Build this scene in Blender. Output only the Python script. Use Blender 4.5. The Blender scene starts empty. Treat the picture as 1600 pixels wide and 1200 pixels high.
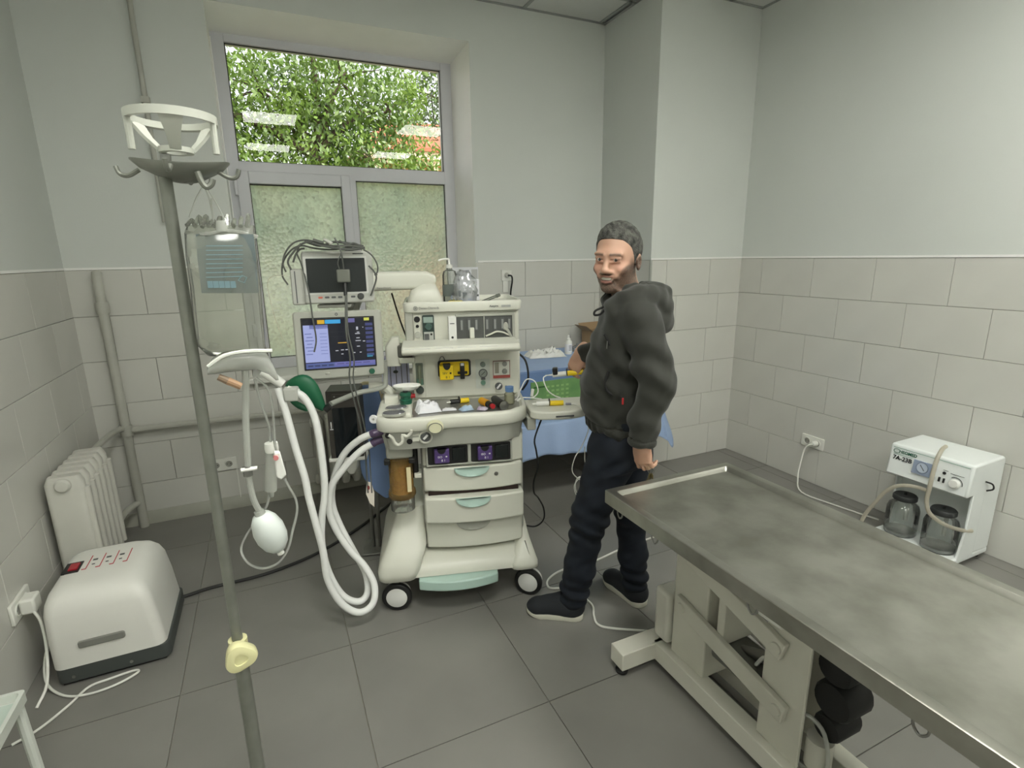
import bpy, bmesh, math, random
import numpy as np
from mathutils import Vector, Matrix, Euler
random.seed(7)
SC = bpy.context.scene
COL = SC.collection
PI = math.pi

# ------------------------------------------------------------------ camera
CAM_POS = Vector((-3.2518, -2.9919, 1.5377))
YAW, PITCH, ROLL, FPX = 0.42526, -0.23566, -0.01506, 829.4
fwd = Vector((math.sin(YAW)*math.cos(PITCH), math.cos(YAW)*math.cos(PITCH), math.sin(PITCH)))
rt = Vector((math.cos(YAW), -math.sin(YAW), 0)); up = rt.cross(fwd)
crt = rt*math.cos(ROLL) + up*math.sin(ROLL); cup = up*math.cos(ROLL) - rt*math.sin(ROLL)
cam = bpy.data.cameras.new('camera'); cam_o = bpy.data.objects.new('camera', cam); COL.objects.link(cam_o)
cam.sensor_fit = 'HORIZONTAL'; cam.sensor_width = 36.0; cam.lens = FPX/1600*36.0
cam.clip_start = 0.05; cam.clip_end = 200
cam_o.matrix_world = Matrix(((crt.x, cup.x, -fwd.x, CAM_POS.x), (crt.y, cup.y, -fwd.y, CAM_POS.y), (crt.z, cup.z, -fwd.z, CAM_POS.z), (0, 0, 0, 1)))
SC.camera = cam_o

def ray(x, y):
    return fwd + crt*((x-800)/FPX) + cup*((600-y)/FPX)
def on_plane(x, y, axis, val):
    d = ray(x, y); t = (val-CAM_POS[axis])/d[axis]; return CAM_POS + d*t
def on_floor(x, y, z=0.0): return on_plane(x, y, 2, z)
def at_y(x, y, Y): return on_plane(x, y, 1, Y)
def at_x(x, y, X): return on_plane(x, y, 0, X)
def at_dist(x, y, h):            # point on the pixel's ray at horizontal distance h from the camera
    d = ray(x, y); return CAM_POS + d*(h/math.hypot(d.x, d.y))

# ------------------------------------------------------------------ world, sun, exposure
world = bpy.data.worlds.new('sky'); SC.world = world; world.use_nodes = True
wn = world.node_tree; wn.nodes.clear()
wo = wn.nodes.new('ShaderNodeOutputWorld'); wb = wn.nodes.new('ShaderNodeBackground'); ws = wn.nodes.new('ShaderNodeTexSky')
ws.sky_type = 'HOSEK_WILKIE'; ws.turbidity = 9.0; ws.ground_albedo = 0.35; ws.sun_direction = (0.35, -0.6, 0.72)
wb.inputs['Strength'].default_value = 4.6
whs = wn.nodes.new('ShaderNodeHueSaturation'); whs.inputs['Saturation'].default_value = 0.3   # thin bright cloud
wn.links.new(ws.outputs[0], whs.inputs['Color']); wn.links.new(whs.outputs[0], wb.inputs[0]); wn.links.new(wb.outputs[0], wo.inputs[0])
sun = bpy.data.lights.new('sun', 'SUN'); sun.energy = 1.6; sun.angle = 0.01; sun.color = (1.0, 0.95, 0.84)
sun_o = bpy.data.objects.new('sun', sun); COL.objects.link(sun_o)
sun_o.rotation_euler = Vector((0.35, -0.6, 0.72)).to_track_quat('Z', 'Y').to_euler()
PANEL = 13.0                      # radiance of the ceiling light panels
vs = SC.view_settings
vs.view_transform = 'Standard'; vs.look = 'None'; vs.gamma = 1.0; vs.use_curve_mapping = False
vs.exposure = 1.45

# ------------------------------------------------------------------ materials
def lin(c):
    def f(v):
        v /= 255.0
        return v/12.92 if v <= 0.04045 else ((v+0.055)/1.055)**2.4
    return (f(c[0]), f(c[1]), f(c[2]), 1.0)
MATS = {}
def mat(name, col, rough=0.5, metal=0.0, var=0.0, vscale=8.0, bump=0.0, bscale=60.0, alpha=None, trans=0.0, ior=1.45, emit=None, estr=0.0, col2=None, sss=0.0, coat=0.0, stretch=None, sheen=0.0):
    if name in MATS: return MATS[name]
    m = bpy.data.materials.new(name); m.use_nodes = True; MATS[name] = m
    nt = m.node_tree; N = nt.nodes; L = nt.links; b = N['Principled BSDF']
    b.inputs['Roughness'].default_value = rough; b.inputs['Metallic'].default_value = metal; b.inputs['IOR'].default_value = ior
    if trans: b.inputs['Transmission Weight'].default_value = trans
    if coat: b.inputs['Coat Weight'].default_value = coat; b.inputs['Coat Roughness'].default_value = 0.08
    if sheen: b.inputs['Sheen Weight'].default_value = sheen
    if sss:
        b.inputs['Subsurface Weight'].default_value = sss; b.inputs['Subsurface Scale'].default_value = 0.006
    if emit: b.inputs['Emission Color'].default_value = lin(emit); b.inputs['Emission Strength'].default_value = estr
    if alpha is not None: b.inputs['Alpha'].default_value = alpha
    tc = N.new('ShaderNodeTexCoord'); src = tc.outputs['Object']
    if stretch:
        mp = N.new('ShaderNodeMapping'); mp.inputs['Scale'].default_value = stretch; L.new(src, mp.inputs[0]); src = mp.outputs[0]
    nz = N.new('ShaderNodeTexNoise'); nz.inputs['Scale'].default_value = vscale; nz.inputs['Detail'].default_value = 5; L.new(src, nz.inputs['Vector'])
    mx = N.new('ShaderNodeMix'); mx.data_type = 'RGBA'
    c = lin(col)
    if col2 is not None: a2 = lin(col2)
    else: a2 = tuple(max(0, v*(1-max(var, .03))) for v in c[:3])+(1,)
    mx.inputs[6].default_value = c; mx.inputs[7].default_value = a2
    mr = N.new('ShaderNodeMapRange'); mr.inputs[1].default_value = 0.35; mr.inputs[2].default_value = 0.7
    L.new(nz.outputs['Fac'], mr.inputs[0]); L.new(mr.outputs[0], mx.inputs[0]); L.new(mx.outputs[2], b.inputs['Base Color'])
    if bump:
        n2 = N.new('ShaderNodeTexNoise'); n2.inputs['Scale'].default_value = bscale; n2.inputs['Detail'].default_value = 4; L.new(src, n2.inputs['Vector'])
        bp = N.new('ShaderNodeBump'); bp.inputs['Strength'].default_value = bump; bp.inputs['Distance'].default_value = 0.01
        L.new(n2.outputs['Fac'], bp.inputs['Height']); L.new(bp.outputs[0], b.inputs['Normal'])
    return m
def thin_clear(name, col, opacity, rough=0.1, gloss=1.0, var=0.0):
    """thin clear plastic or glass film: see-through, with a real mirror part by Fresnel"""
    if name in MATS: return MATS[name]
    m = bpy.data.materials.new(name); m.use_nodes = True; MATS[name] = m
    nt = m.node_tree; N = nt.nodes; L = nt.links; N.clear()
    out = N.new('ShaderNodeOutputMaterial'); tr = N.new('ShaderNodeBsdfTransparent'); df = N.new('ShaderNodeBsdfDiffuse'); tl = N.new('ShaderNodeBsdfTranslucent'); gl = N.new('ShaderNodeBsdfGlossy')
    c = lin(col); tr.inputs[0].default_value = tuple(0.55+0.45*v for v in c[:3])+(1,) if opacity < .9 else c
    df.inputs[0].default_value = c; tl.inputs[0].default_value = c; gl.inputs['Roughness'].default_value = rough
    ad = N.new('ShaderNodeMixShader'); ad.inputs[0].default_value = 0.5; L.new(df.outputs[0], ad.inputs[1]); L.new(tl.outputs[0], ad.inputs[2])
    m1 = N.new('ShaderNodeMixShader'); L.new(tr.outputs[0], m1.inputs[1]); L.new(ad.outputs[0], m1.inputs[2])
    if var:
        tc = N.new('ShaderNodeTexCoord'); nz = N.new('ShaderNodeTexNoise'); nz.inputs['Scale'].default_value = 14; L.new(tc.outputs['Object'], nz.inputs['Vector'])
        mr = N.new('ShaderNodeMapRange'); mr.inputs[1].default_value = .35; mr.inputs[2].default_value = .7; mr.inputs[3].default_value = max(0, opacity-var); mr.inputs[4].default_value = min(1, opacity+var)
        L.new(nz.outputs['Fac'], mr.inputs[0]); L.new(mr.outputs[0], m1.inputs[0])
    else: m1.inputs[0].default_value = opacity
    fr = N.new('ShaderNodeFresnel'); fr.inputs[0].default_value = 1.45
    fm = N.new('ShaderNodeMath'); fm.operation = 'MULTIPLY'; fm.inputs[1].default_value = gloss; L.new(fr.outputs[0], fm.inputs[0])
    m2 = N.new('ShaderNodeMixShader'); L.new(fm.outputs[0], m2.inputs[0]); L.new(m1.outputs[0], m2.inputs[1]); L.new(gl.outputs[0], m2.inputs[2])
    L.new(m2.outputs[0], out.inputs[0])
    return m

# ------------------------------------------------------------------ mesh building
def catmull(pts, k=6, closed=False):
    P = [Vector(p) for p in pts]; n = len(P); out = []
    if n < 3: return P
    rng = range(n if closed else n-1)
    for i in rng:
        p0 = P[(i-1) % n] if closed or i > 0 else P[0]*2-P[1]
        p1 = P[i]; p2 = P[(i+1) % n]
        p3 = P[(i+2) % n] if closed or i+2 < n else P[-1]*2-P[-2]
        for j in range(k):
            t = j/k
            out.append(0.5*((2*p1)+(p2-p0)*t+(2*p0-5*p1+4*p2-p3)*t*t+(3*p1-p0-3*p2+p3)*t**3))
    if not closed: out.append(P[-1])
    return out
class MB:
    def __init__(s): s.v = []; s.f = []; s.M = None
    def add(s, vs, fs):
        o = len(s.v)
        s.v += [tuple(s.M @ Vector(p)) if s.M else tuple(p) for p in vs]; s.f += [tuple(i+o for i in f) for f in fs]; return s
    def box(s, x0, x1, y0, y1, z0, z1):
        x0, x1 = min(x0, x1), max(x0, x1); y0, y1 = min(y0, y1), max(y0, y1); z0, z1 = min(z0, z1), max(z0, z1)
        return s.add([(x0,y0,z0),(x1,y0,z0),(x1,y1,z0),(x0,y1,z0),(x0,y0,z1),(x1,y0,z1),(x1,y1,z1),(x0,y1,z1)],
                     [(0,3,2,1),(4,5,6,7),(0,1,5,4),(1,2,6,5),(2,3,7,6),(3,0,4,7)])
    def hexa(s, b, t):      # bottom ring and top ring of four points each
        return s.add(list(b)+list(t), [(0,3,2,1),(4,5,6,7),(0,1,5,4),(1,2,6,5),(2,3,7,6),(3,0,4,7)])
    def loft(s, rings, caps=True, closed=False):
        n = len(rings[0]); vs = [p for r in rings for p in r]; fs = []
        m = len(rings)
        for i in range(m if closed else m-1):
            for j in range(n):
                a = i*n+j; b = i*n+(j+1) % n; i2 = (i+1) % m
                fs.append((a, b, i2*n+(j+1) % n, i2*n+j))
        if caps and not closed:
            fs.append(tuple(range(n-1, -1, -1))); fs.append(tuple((m-1)*n+j for j in range(n)))
        return s.add(vs, fs)
    def tube(s, pts, r, n=8, closed=False, k=0):
        P = catmull(pts, k, closed) if k else [Vector(p) for p in pts]
        m = len(P); R = r if isinstance(r, (list, tuple)) else None
        rings = []; nrm = None
        for i in range(m):
            a = P[(i-1) % m] if closed or i else P[i]; b = P[(i+1) % m] if closed or i < m-1 else P[i]
            t = (b-a).normalized() if (b-a).length > 1e-9 else Vector((0, 0, 1))
            if nrm is None:
                h = Vector((0, 0, 1)) if abs(t.z) < .9 else Vector((1, 0, 0)); nrm = (h-t*h.dot(t)).normalized()
            else:
                nrm = nrm-t*nrm.dot(t); nrm = nrm.normalized() if nrm.length > 1e-6 else t.orthogonal().normalized()
            bi = t.cross(nrm)
            rr = r if R is None else R[min(len(R)-1, int(i*len(R)/m))] if len(R) != m else R[i]
            rings.append([P[i]+(nrm*math.cos(2*PI*j/n)+bi*math.sin(2*PI*j/n))*rr for j in range(n)])
        return s.loft(rings, True, closed)
    def cyl(s, p0, p1, r0, r1=None, n=20):
        p0 = Vector(p0); p1 = Vector(p1); r1 = r0 if r1 is None else r1
        t = (p1-p0).normalized(); a = t.orthogonal().normalized(); b = t.cross(a)
        return s.loft([[p+(a*math.cos(2*PI*j/n)+b*math.sin(2*PI*j/n))*r for j in range(n)] for p, r in ((p0, r0), (p1, r1))])
    def lathe(s, prof, c=(0,0,0), ax=(0,0,1), n=24, sx=1.0, sy=1.0):
        t = Vector(ax).normalized(); a = Vector((1,0,0)) if abs(t.x) < .9 else Vector((0,1,0)); a = (a-t*a.dot(t)).normalized(); b = t.cross(a); c = Vector(c)
        return s.loft([[c+t*z+(a*math.cos(2*PI*j/n)*sx+b*math.sin(2*PI*j/n)*sy)*max(r, 1e-4) for j in range(n)] for r, z in prof])
    def ring(s, prof, c=(0,0,0), ax=(0,0,1), n=24, sx=1.0, sy=1.0):     # closed profile turned about the axis
        t = Vector(ax).normalized(); a = Vector((1,0,0)) if abs(t.x) < .9 else Vector((0,1,0)); a = (a-t*a.dot(t)).normalized(); b = t.cross(a); c = Vector(c)
        return s.loft([[c+t*z+(a*math.cos(2*PI*j/n)*sx+b*math.sin(2*PI*j/n)*sy)*r for r, z in prof] for j in range(n)], False, True)
    def prism(s, outline, z0, z1, plane='xy'):
        def P(u, v, w): return {'xy': (u, v, w), 'xz': (u, w, v), 'yz': (w, u, v)}[plane]
        n = len(outline); vs = [P(u, v, z0) for u, v in outline]+[P(u, v, z1) for u, v in outline]
        return s.add(vs, [tuple(range(n-1, -1, -1)), tuple(range(n, 2*n))]+[(j, (j+1) % n, n+(j+1) % n, n+j) for j in range(n)])
    def ell(s, c, rx, ry, rz, n=20, m=12):
        vs = [(c[0], c[1], c[2]-rz)]; fs = []
        for i in range(1, m):
            a = -PI/2+PI*i/m
            for j in range(n): vs.append((c[0]+rx*math.cos(a)*math.cos(2*PI*j/n), c[1]+ry*math.cos(a)*math.sin(2*PI*j/n), c[2]+rz*math.sin(a)))
        vs.append((c[0], c[1], c[2]+rz)); T = len(vs)-1
        for j in range(n):
            fs.append((0, 1+(j+1) % n, 1+j)); fs.append((T, T-n+j, T-n+(j+1) % n))
        for i in range(m-2):
            for j in range(n): a = 1+i*n; fs.append((a+j, a+(j+1) % n, a+n+(j+1) % n, a+n+j))
        return s.add(vs, fs)
    def grid(s, fn, nu, nv):
        vs = [fn(i/nu, j/nv) for i in range(nu+1) for j in range(nv+1)]
        return s.add(vs, [(i*(nv+1)+j, (i+1)*(nv+1)+j, (i+1)*(nv+1)+j+1, i*(nv+1)+j+1) for i in range(nu) for j in range(nv)])
    def mesh(s, name, m, angle=35, fix=True):
        me = bpy.data.meshes.new(name); me.from_pydata([tuple(p) for p in s.v], [], s.f)
        if fix:
            bm = bmesh.new(); bm.from_mesh(me); bmesh.ops.recalc_face_normals(bm, faces=bm.faces); bm.to_mesh(me); bm.free()
        if m: me.materials.append(m)
        me.polygons.foreach_set('use_smooth', [True]*len(me.polygons)); me.set_sharp_from_angle(angle=math.radians(angle)); me.update()
        return me
    def build(s, name, m, parent=None, bevel=0.0, seg=2, angle=35, solid=0.0, sub=0, loc=None, fix=True):
        me = s.mesh(name, m, angle if not sub else 180, fix)
        o = bpy.data.objects.new(name, me); COL.objects.link(o)
        if parent: o.parent = parent
        if loc is not None: o.location = loc
        if solid:
            md = o.modifiers.new('solid', 'SOLIDIFY'); md.thickness = solid; md.offset = 0
        if bevel:
            md = o.modifiers.new('bevel', 'BEVEL'); md.width = bevel; md.segments = seg; md.limit_method = 'ANGLE'; md.angle_limit = math.radians(40); md.harden_normals = False
        if sub:
            md = o.modifiers.new('sub', 'SUBSURF'); md.levels = sub; md.render_levels = sub
        return o
def tag(o, label=None, cat=None, group=None, kind=None):
    if label: o['label'] = label
    if cat: o['category'] = cat
    if group: o['group'] = group
    if kind: o['kind'] = kind
    return o
def thing(name, label, cat, loc=(0,0,0), rz=0.0, group=None):
    o = bpy.data.objects.new(name, None); COL.objects.link(o); o.location = loc; o.rotation_euler = (0, 0, rz); o.empty_display_size = 0.05
    return tag(o, label, cat, group)
def struct(o): o['kind'] = 'structure'; return o
def rrect(x0, x1, y0, y1, r, n=4):
    pts = []
    for cx, cy, a in ((x1-r, y1-r, 0), (x0+r, y1-r, 90), (x0+r, y0+r, 180), (x1-r, y0+r, 270)):
        for i in range(n+1): t = math.radians(a+90*i/n); pts.append((cx+r*math.cos(t), cy+r*math.sin(t)))
    return pts
def text(txt, size, m, parent, loc, rot, name='lettering', extrude=0.0003, align='CENTER', bold=0.0):
    cu = bpy.data.curves.new(name, 'FONT'); cu.body = txt; cu.size = size; cu.align_x = align; cu.align_y = 'CENTER'; cu.extrude = extrude; cu.offset = bold; cu.resolution_u = 3
    tmp = bpy.data.objects.new('tmp', cu); COL.objects.link(tmp)
    me = bpy.data.meshes.new_from_object(tmp.evaluated_get(bpy.context.evaluated_depsgraph_get())); bpy.data.objects.remove(tmp); bpy.data.curves.remove(cu)
    me.name = name; me.materials.clear(); me.materials.append(m)
    o = bpy.data.objects.new(name, me); COL.objects.link(o)
    if parent: o.parent = parent
    o.location = loc; o.rotation_euler = rot
    return o
# ================================================================== THE ROOM
D, WL = 0.6174, -4.2245           # main back wall plane y, left wall plane x
CH = 3.13                         # ceiling height
RX = -0.84                        # side of the projecting wall block
YB = -5.3                         # rear wall
TW, TH, TT, GAP = 0.396, 0.25, 0.008, 0.0022
M_wall = mat('painted_plaster', (211, 214, 209), .62, var=.05, vscale=1.2, bump=.05, bscale=160)
M_tile = mat('glazed_wall_tile', (207, 206, 199), .17, var=.05, vscale=3.0, bump=.02, bscale=6)
M_grout = mat('grey_grout', (146, 145, 134), .85, var=.2, vscale=20)
M_floor = mat('grey_porcelain', (130, 128, 123), .31, var=.16, vscale=2.2, bump=.03, bscale=240)
M_fgrout = mat('floor_grout', (150, 146, 134), .8, var=.2)
M_ceil = mat('ceiling_board', (214, 215, 210), .8, var=.04, bump=.08, bscale=300)
M_bar = mat('ceiling_bar', (158, 160, 156), .5)
M_led = mat('led_diffuser', (240, 245, 245), .4, emit=(251, 251, 243), estr=PANEL)
M_rev = mat('reveal_plaster', (242, 241, 238), .6, var=.03)
M_pvc = mat('window_plastic', (203, 203, 207), .3, var=.02)
M_gask = mat('black_gasket', (40, 40, 38), .5)
M_white = mat('white_paint', (222, 222, 214), .4, var=.05)

def piece(mb, name, m, parent, kind=None): return struct(mb.build(name, m, parent)) if parent is None else mb.build(name, m, parent)
WIN = (-3.390, -1.890, 0.80, 2.890)      # window opening in the main wall: x0 x1 z0 z1
T = 0.3
# ---- floor: slab and each porcelain tile
floor = struct(MB().box(WL-T, T, YB-T, D+T+.02, -0.2, -0.006).build('floor', M_fgrout))
fmesh = {}
def floor_tile(x0, x1, y0, y1):
    k = (round(x1-x0, 4), round(y1-y0, 4))
    if k not in fmesh: fmesh[k] = MB().box(-k[0]/2, k[0]/2, -k[1]/2, k[1]/2, -0.0065, 0).mesh('tile', M_floor)
    o = bpy.data.objects.new('tile', fmesh[k]); COL.objects.link(o); o.parent = floor; o.location = ((x0+x1)/2, (y0+y1)/2, 0)
gx = [-4.2245]+[-3.7+.6*i for i in range(7)]
for i in range(len(gx)):
    x0 = gx[i]; x1 = gx[i+1] if i+1 < len(gx) else 0.0
    if x1-x0 < .02: continue
    y = -5.21
    while y < D:
        y0, y1 = max(y, YB), min(y+.6, D)
        g = .0018
        if x0 >= RX-.01 and y1 > 0: y1 = 0.0
        elif x1 > RX and y1 > 0:                 # tile cut round the projecting block
            if y0 < 0: floor_tile(x0+g, x1-g, y0+g, -g)
            floor_tile(x0+g, RX-.002, max(y0, 0)+g, y1-g); y += .6; continue
        if y1-y0 > .02: floor_tile(x0+g, x1-g, y0+g, y1-g)
        y += .6
# ---- wall shells (grout colour up to 1.5 m, plaster above, each a box of its own)
def wall(name, boxes, plaster):
    lo, hi = MB(), MB()
    for b in boxes: lo.box(*b)
    o = struct(lo.build(name, M_grout))
    for b in plaster: hi.box(*b)
    hi.build('plaster', M_wall, o)
    return o
ZT = 1.5
wr = wall('wall_right', [(0, T, YB, 0, -.05, ZT-.002)], [(-TT, T, YB, 0, ZT, CH+.25)])
wb_ = wall('wall_back', [(WL, RX+.05, D, D+T, -.05, WIN[2]), (WL, WIN[0], D, D+T, WIN[2], ZT-.002), (WIN[1], RX+.05, D, D+T, WIN[2], ZT-.002)],
           [(WL, WIN[0], D-TT, D+T, ZT, CH+.25), (WIN[1], RX+.05, D-TT, D+T, ZT, CH+.25), (WIN[0], WIN[1], D-TT, D+T, WIN[3], CH+.25)])
wp = wall('wall_projecting', [(RX, T, 0, D+T, -.05, ZT-.002)], [(RX-TT, T, -TT, D+T, ZT, CH+.25)])
wl = wall('wall_left', [(WL-T, WL, YB, D+T, -.05, ZT-.002)], [(WL-T, WL+TT, YB, D+T, ZT, CH+.25)])
wf = struct(MB().box(WL-T, T, YB-T, YB, -.05, CH+.25).build('wall_rear', M_wall))
# ---- wall tiles, one object each
tmesh = {}
def wtile(parent, ax, sign, plane, u0, u1, z0, z1):
    w, h = u1-u0-2*GAP/2, z1-z0-GAP
    if w < .012 or h < .012: return
    k = (ax, round(w, 3), round(h, 3))
    if k not in tmesh:
        b = MB(); e = .0016; t = TT+random.uniform(-.0002, .0002)
        ring = lambda d, s_: [(-w/2+s_, d, -h/2+s_), (w/2-s_, d, -h/2+s_), (w/2-s_, d, h/2-s_), (-w/2+s_, d, h/2-s_)]
        b.loft([ring(0, 0), ring(-(t-e), 0), ring(-t, e)])
        if ax == 0: b.v = [(y, -x, z) for x, y, z in b.v]
        tmesh[k] = b.mesh('tile', M_tile, angle=25)
    o = bpy.data.objects.new('tile', tmesh[k]); COL.objects.link(o); o.parent = parent
    c = ((u0+u1)/2, (z0+z1)/2)
    o.location = (plane, c[0], c[1]) if ax == 0 else (c[0], plane, c[1])
    if sign > 0: o.rotation_euler = (0, 0, PI)
def tile_wall(parent, ax, sign, plane, u0, u1, off_odd, off_even, hole=None):
    for r in range(6):
        z1 = ZT-r*TH; z0 = z1-TH; off = off_odd if r % 2 == 0 else off_even
        n0 = math.floor((u0-off)/TW); a = off+n0*TW
        while a < u1:
            p, q_ = max(a, u0), min(a+TW, u1)
            if q_-p > .012:
                if hole and q_ > hole[0] and p < hole[1] and z1 > hole[2]+.005:
                    if p < hole[0]: wtile(parent, ax, sign, plane, p, hole[0], z0, z1)
                    if q_ > hole[1]: wtile(parent, ax, sign, plane, hole[1], q_, z0, z1)
                    if z0 < hole[2]: wtile(parent, ax, sign, plane, max(p, hole[0]), min(q_, hole[1]), z0, hole[2])
                else: wtile(parent, ax, sign, plane, p, q_, z0, z1)
            a += TW
tile_wall(wr, 0, -1, 0.0, -4.0, 0.0, -TW*.5, 0.0)
tile_wall(wb_, 1, -1, D, WL, RX, -1.5, -1.285, hole=WIN)
tile_wall(wp, 1, -1, 0.0, RX, 0.0, -.311, -.213)
tile_wall(wp, 0, -1, RX, 0.0, D, .2, .0)
tile_wall(wl, 0, 1, WL, -3.2, D, .078, -.12)
# metal edge strip at the outer corner, pale baseboard at the left of the back wall
struct(MB().cyl((RX-.004, -.004, 0), (RX-.004, -.004, ZT), .010, n=10).build('trim_1', mat('aluminium_strip', (168, 170, 164), .35, .6)))
struct(MB().prism([(D, 0), (D, .075), (D-.012, .072), (D-.03, .05), (D-.036, 0)], WL+.05, -2.2, 'yz').build('baseboard_back', mat('painted_skirting', (168, 168, 156), .5, var=.12)))
struct(MB().box(WL, WIN[0]-.02, D-TT-.004, D-TT, ZT, ZT+.012).box(WIN[1]+.02, RX, D-TT-.004, D-TT, ZT, ZT+.012).box(RX-TT, 0, -TT-.004, -TT, ZT, ZT+.012).box(-TT-.004, -TT, YB, -TT, ZT, ZT+.012).box(WL+TT, WL+TT+.004, YB, D-TT, ZT, ZT+.012).build('trim_2', M_rev))
# ---- suspended ceiling: boards and bars on a 0.6 m grid, four light panels
ceil = struct(MB().box(WL-T, T, YB-T, D+T, CH+.06, CH+.25).build('ceiling', M_ceil))
cx_ = [WL]+[-3.9+.6*i for i in range(7)]+[0.0]
cy_ = [YB]+[-5.16+.6*i for i in range(10)]+[D]
LAMPS = [(-3.3, -2.76), (-3.3, -4.56), (-1.5, -2.76), (-1.5, -4.56)]
cm = {}
for i in range(len(cx_)-1):
    for j in range(len(cy_)-1):
        x0, x1, y0, y1 = cx_[i], cx_[i+1], cy_[j], cy_[j+1]
        if any(abs(x0-a) < .05 and abs(y0-b) < .05 for a, b in LAMPS): continue
        if x0 > RX-.08 and y0 > -.05: continue
        if x1 > RX and y1 > 0.01: y1 = min(y1, 0) if x0 > RX-.07 else y1
        k = (round(x1-x0, 3), round(y1-y0, 3))
        if min(k) < .02: continue
        if k not in cm: cm[k] = MB().box(-k[0]/2+.002, k[0]/2-.002, -k[1]/2+.002, k[1]/2-.002, .006, .02).mesh('board', M_ceil)
        o = bpy.data.objects.new('board', cm[k]); COL.objects.link(o); o.parent = ceil; o.location = ((x0+x1)/2, (y0+y1)/2, CH)
def bar(x0, x1, y0, y1):
    MB().box(x0, x1, y0, y1, CH, CH+.008).build('grid_bar', M_bar, ceil)
for x in cx_[1:-1]: bar(x-.012, x+.012, YB, D if x < RX else 0)
for y in cy_[1:-1]: bar(WL, RX if y > 0 else 0, y-.012, y+.012)
bar(WL, WL+.02, YB, D); bar(-.028, -.008, YB, -.008); bar(WL, RX, D-.028, D-.008); bar(RX-.028, RX-.008, 0, D); bar(RX, 0, -.028, -.008)
for (a, b), lb in zip(LAMPS, ('LED ceiling panel above the drip stand, reflected upper left in the window', 'LED ceiling panel far behind, reflected lower left in the window', 'LED ceiling panel above the steel table, reflected upper right in the window', 'LED ceiling panel far behind, reflected lower right in the window')):
    o = thing('ceiling_light', lb, 'light panel', (a+.3, b+.3, CH), group='LED panels in the ceiling')
    MB().box(-.296, .296, -.296, -.282, -.004, .02).box(-.296, .296, .282, .296, -.004, .02).box(-.296, -.282, -.282, .282, -.004, .02).box(.282, .296, -.282, .282, -.004, .02).build('frame', M_white, o)
    MB().box(-.282, .282, -.282, .282, 0, .012).build('diffuser', M_led, o)
# ---- window: reveal, plastic frame, sash, panes, sill
YF = D+.25                        # room face of the window frame
FX0, FX1, FZ0, FZ1 = -3.392, -1.936, 0.80, 2.826
rv = MB()
e = .001
def slabq(p, thick):              # quad p pushed out by vector thick
    b = [Vector(x) for x in p]; t = [x+Vector(thick) for x in b]; rv.hexa(b, t)
slabq([(WIN[1], D-TT+.001, WIN[2]), (FX1, YF+.01, WIN[2]), (FX1, YF+.01, FZ1), (WIN[1], D-TT+.001, WIN[3])], (.06, 0, 0))
slabq([(WIN[0], D-TT+.001, WIN[2]), (FX0, YF+.01, WIN[2]), (FX0, YF+.01, FZ1), (WIN[0], D-TT+.001, WIN[3])], (-.05, 0, 0))
slabq([(WIN[0]-.05, D-TT+.001, WIN[3]), (WIN[1]+.05, D-TT+.001, WIN[3]), (FX1+.06, YF+.01, FZ1), (FX0-.05, YF+.01, FZ1)], (0, 0, .07))
win = thing('window_1', 'white plastic window with clear top pane and two frosted lower panes', 'window'); win['kind'] = 'structure'
del win['category']
rv.build('reveal', M_rev, win)
def fr_rect(x0, x1, z0, z1, w, y0, y1, name, wl=None, wb=None, wt=None, wr=None):
    l, r_, b, t = wl or w, wr or w, wb or w, wt or w
    m = MB(); m.box(x0, x0+l, y0, y1, z0, z1).box(x1-r_, x1, y0, y1, z0, z1).box(x0+l, x1-r_, y0, y1, z0, z0+b).box(x0+l, x1-r_, y0, y1, z1-t, z1)
    return m.build(name, M_pvc, win, bevel=.004)
fr_rect(FX0-.02, FX1+.01, FZ0, FZ1+.02, .075, YF, YF+.07, 'frame', wl=.091, wr=.082, wt=.064)
MB().box(FX0+.06, FX1-.06, YF+.001, YF+.069, 2.045, 2.132).build('transom', M_pvc, win, bevel=.004)
MB().box(-2.70, -2.628, YF+.001, YF+.069, FZ0+.05, 2.05).build('mullion', M_pvc, win, bevel=.004)
fr_rect(-3.345, -2.668, FZ0+.03, 2.075, .065, YF-.018, YF+.055, 'sash', wl=.069, wr=.058, wt=.073, wb=.07)
M_glass = thin_clear('window_glass', (245, 250, 246), .0, .004, .55)
def pane(x0, x1, z0, z1, m, y, name):
    g = MB(); t = .004
    g.box(x0-t, x0+.004, y-.006, y+.004, z0-t, z1+t).box(x1-.004, x1+t, y-.006, y+.004, z0-t, z1+t).box(x0, x1, y-.006, y+.004, z0-t, z0+.004).box(x0, x1, y-.006, y+.004, z1-.005, z1+t)
    g.build('gasket', M_gask, win)
    MB().add([(x0, y, z0), (x1, y, z0), (x1, y, z1), (x0, y, z1)], [(0, 1, 2, 3)]).build(name, m, win, fix=False)
pane(-3.319, -2.008, 2.132, 2.782, M_glass, YF+.02, 'clear_pane')
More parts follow.
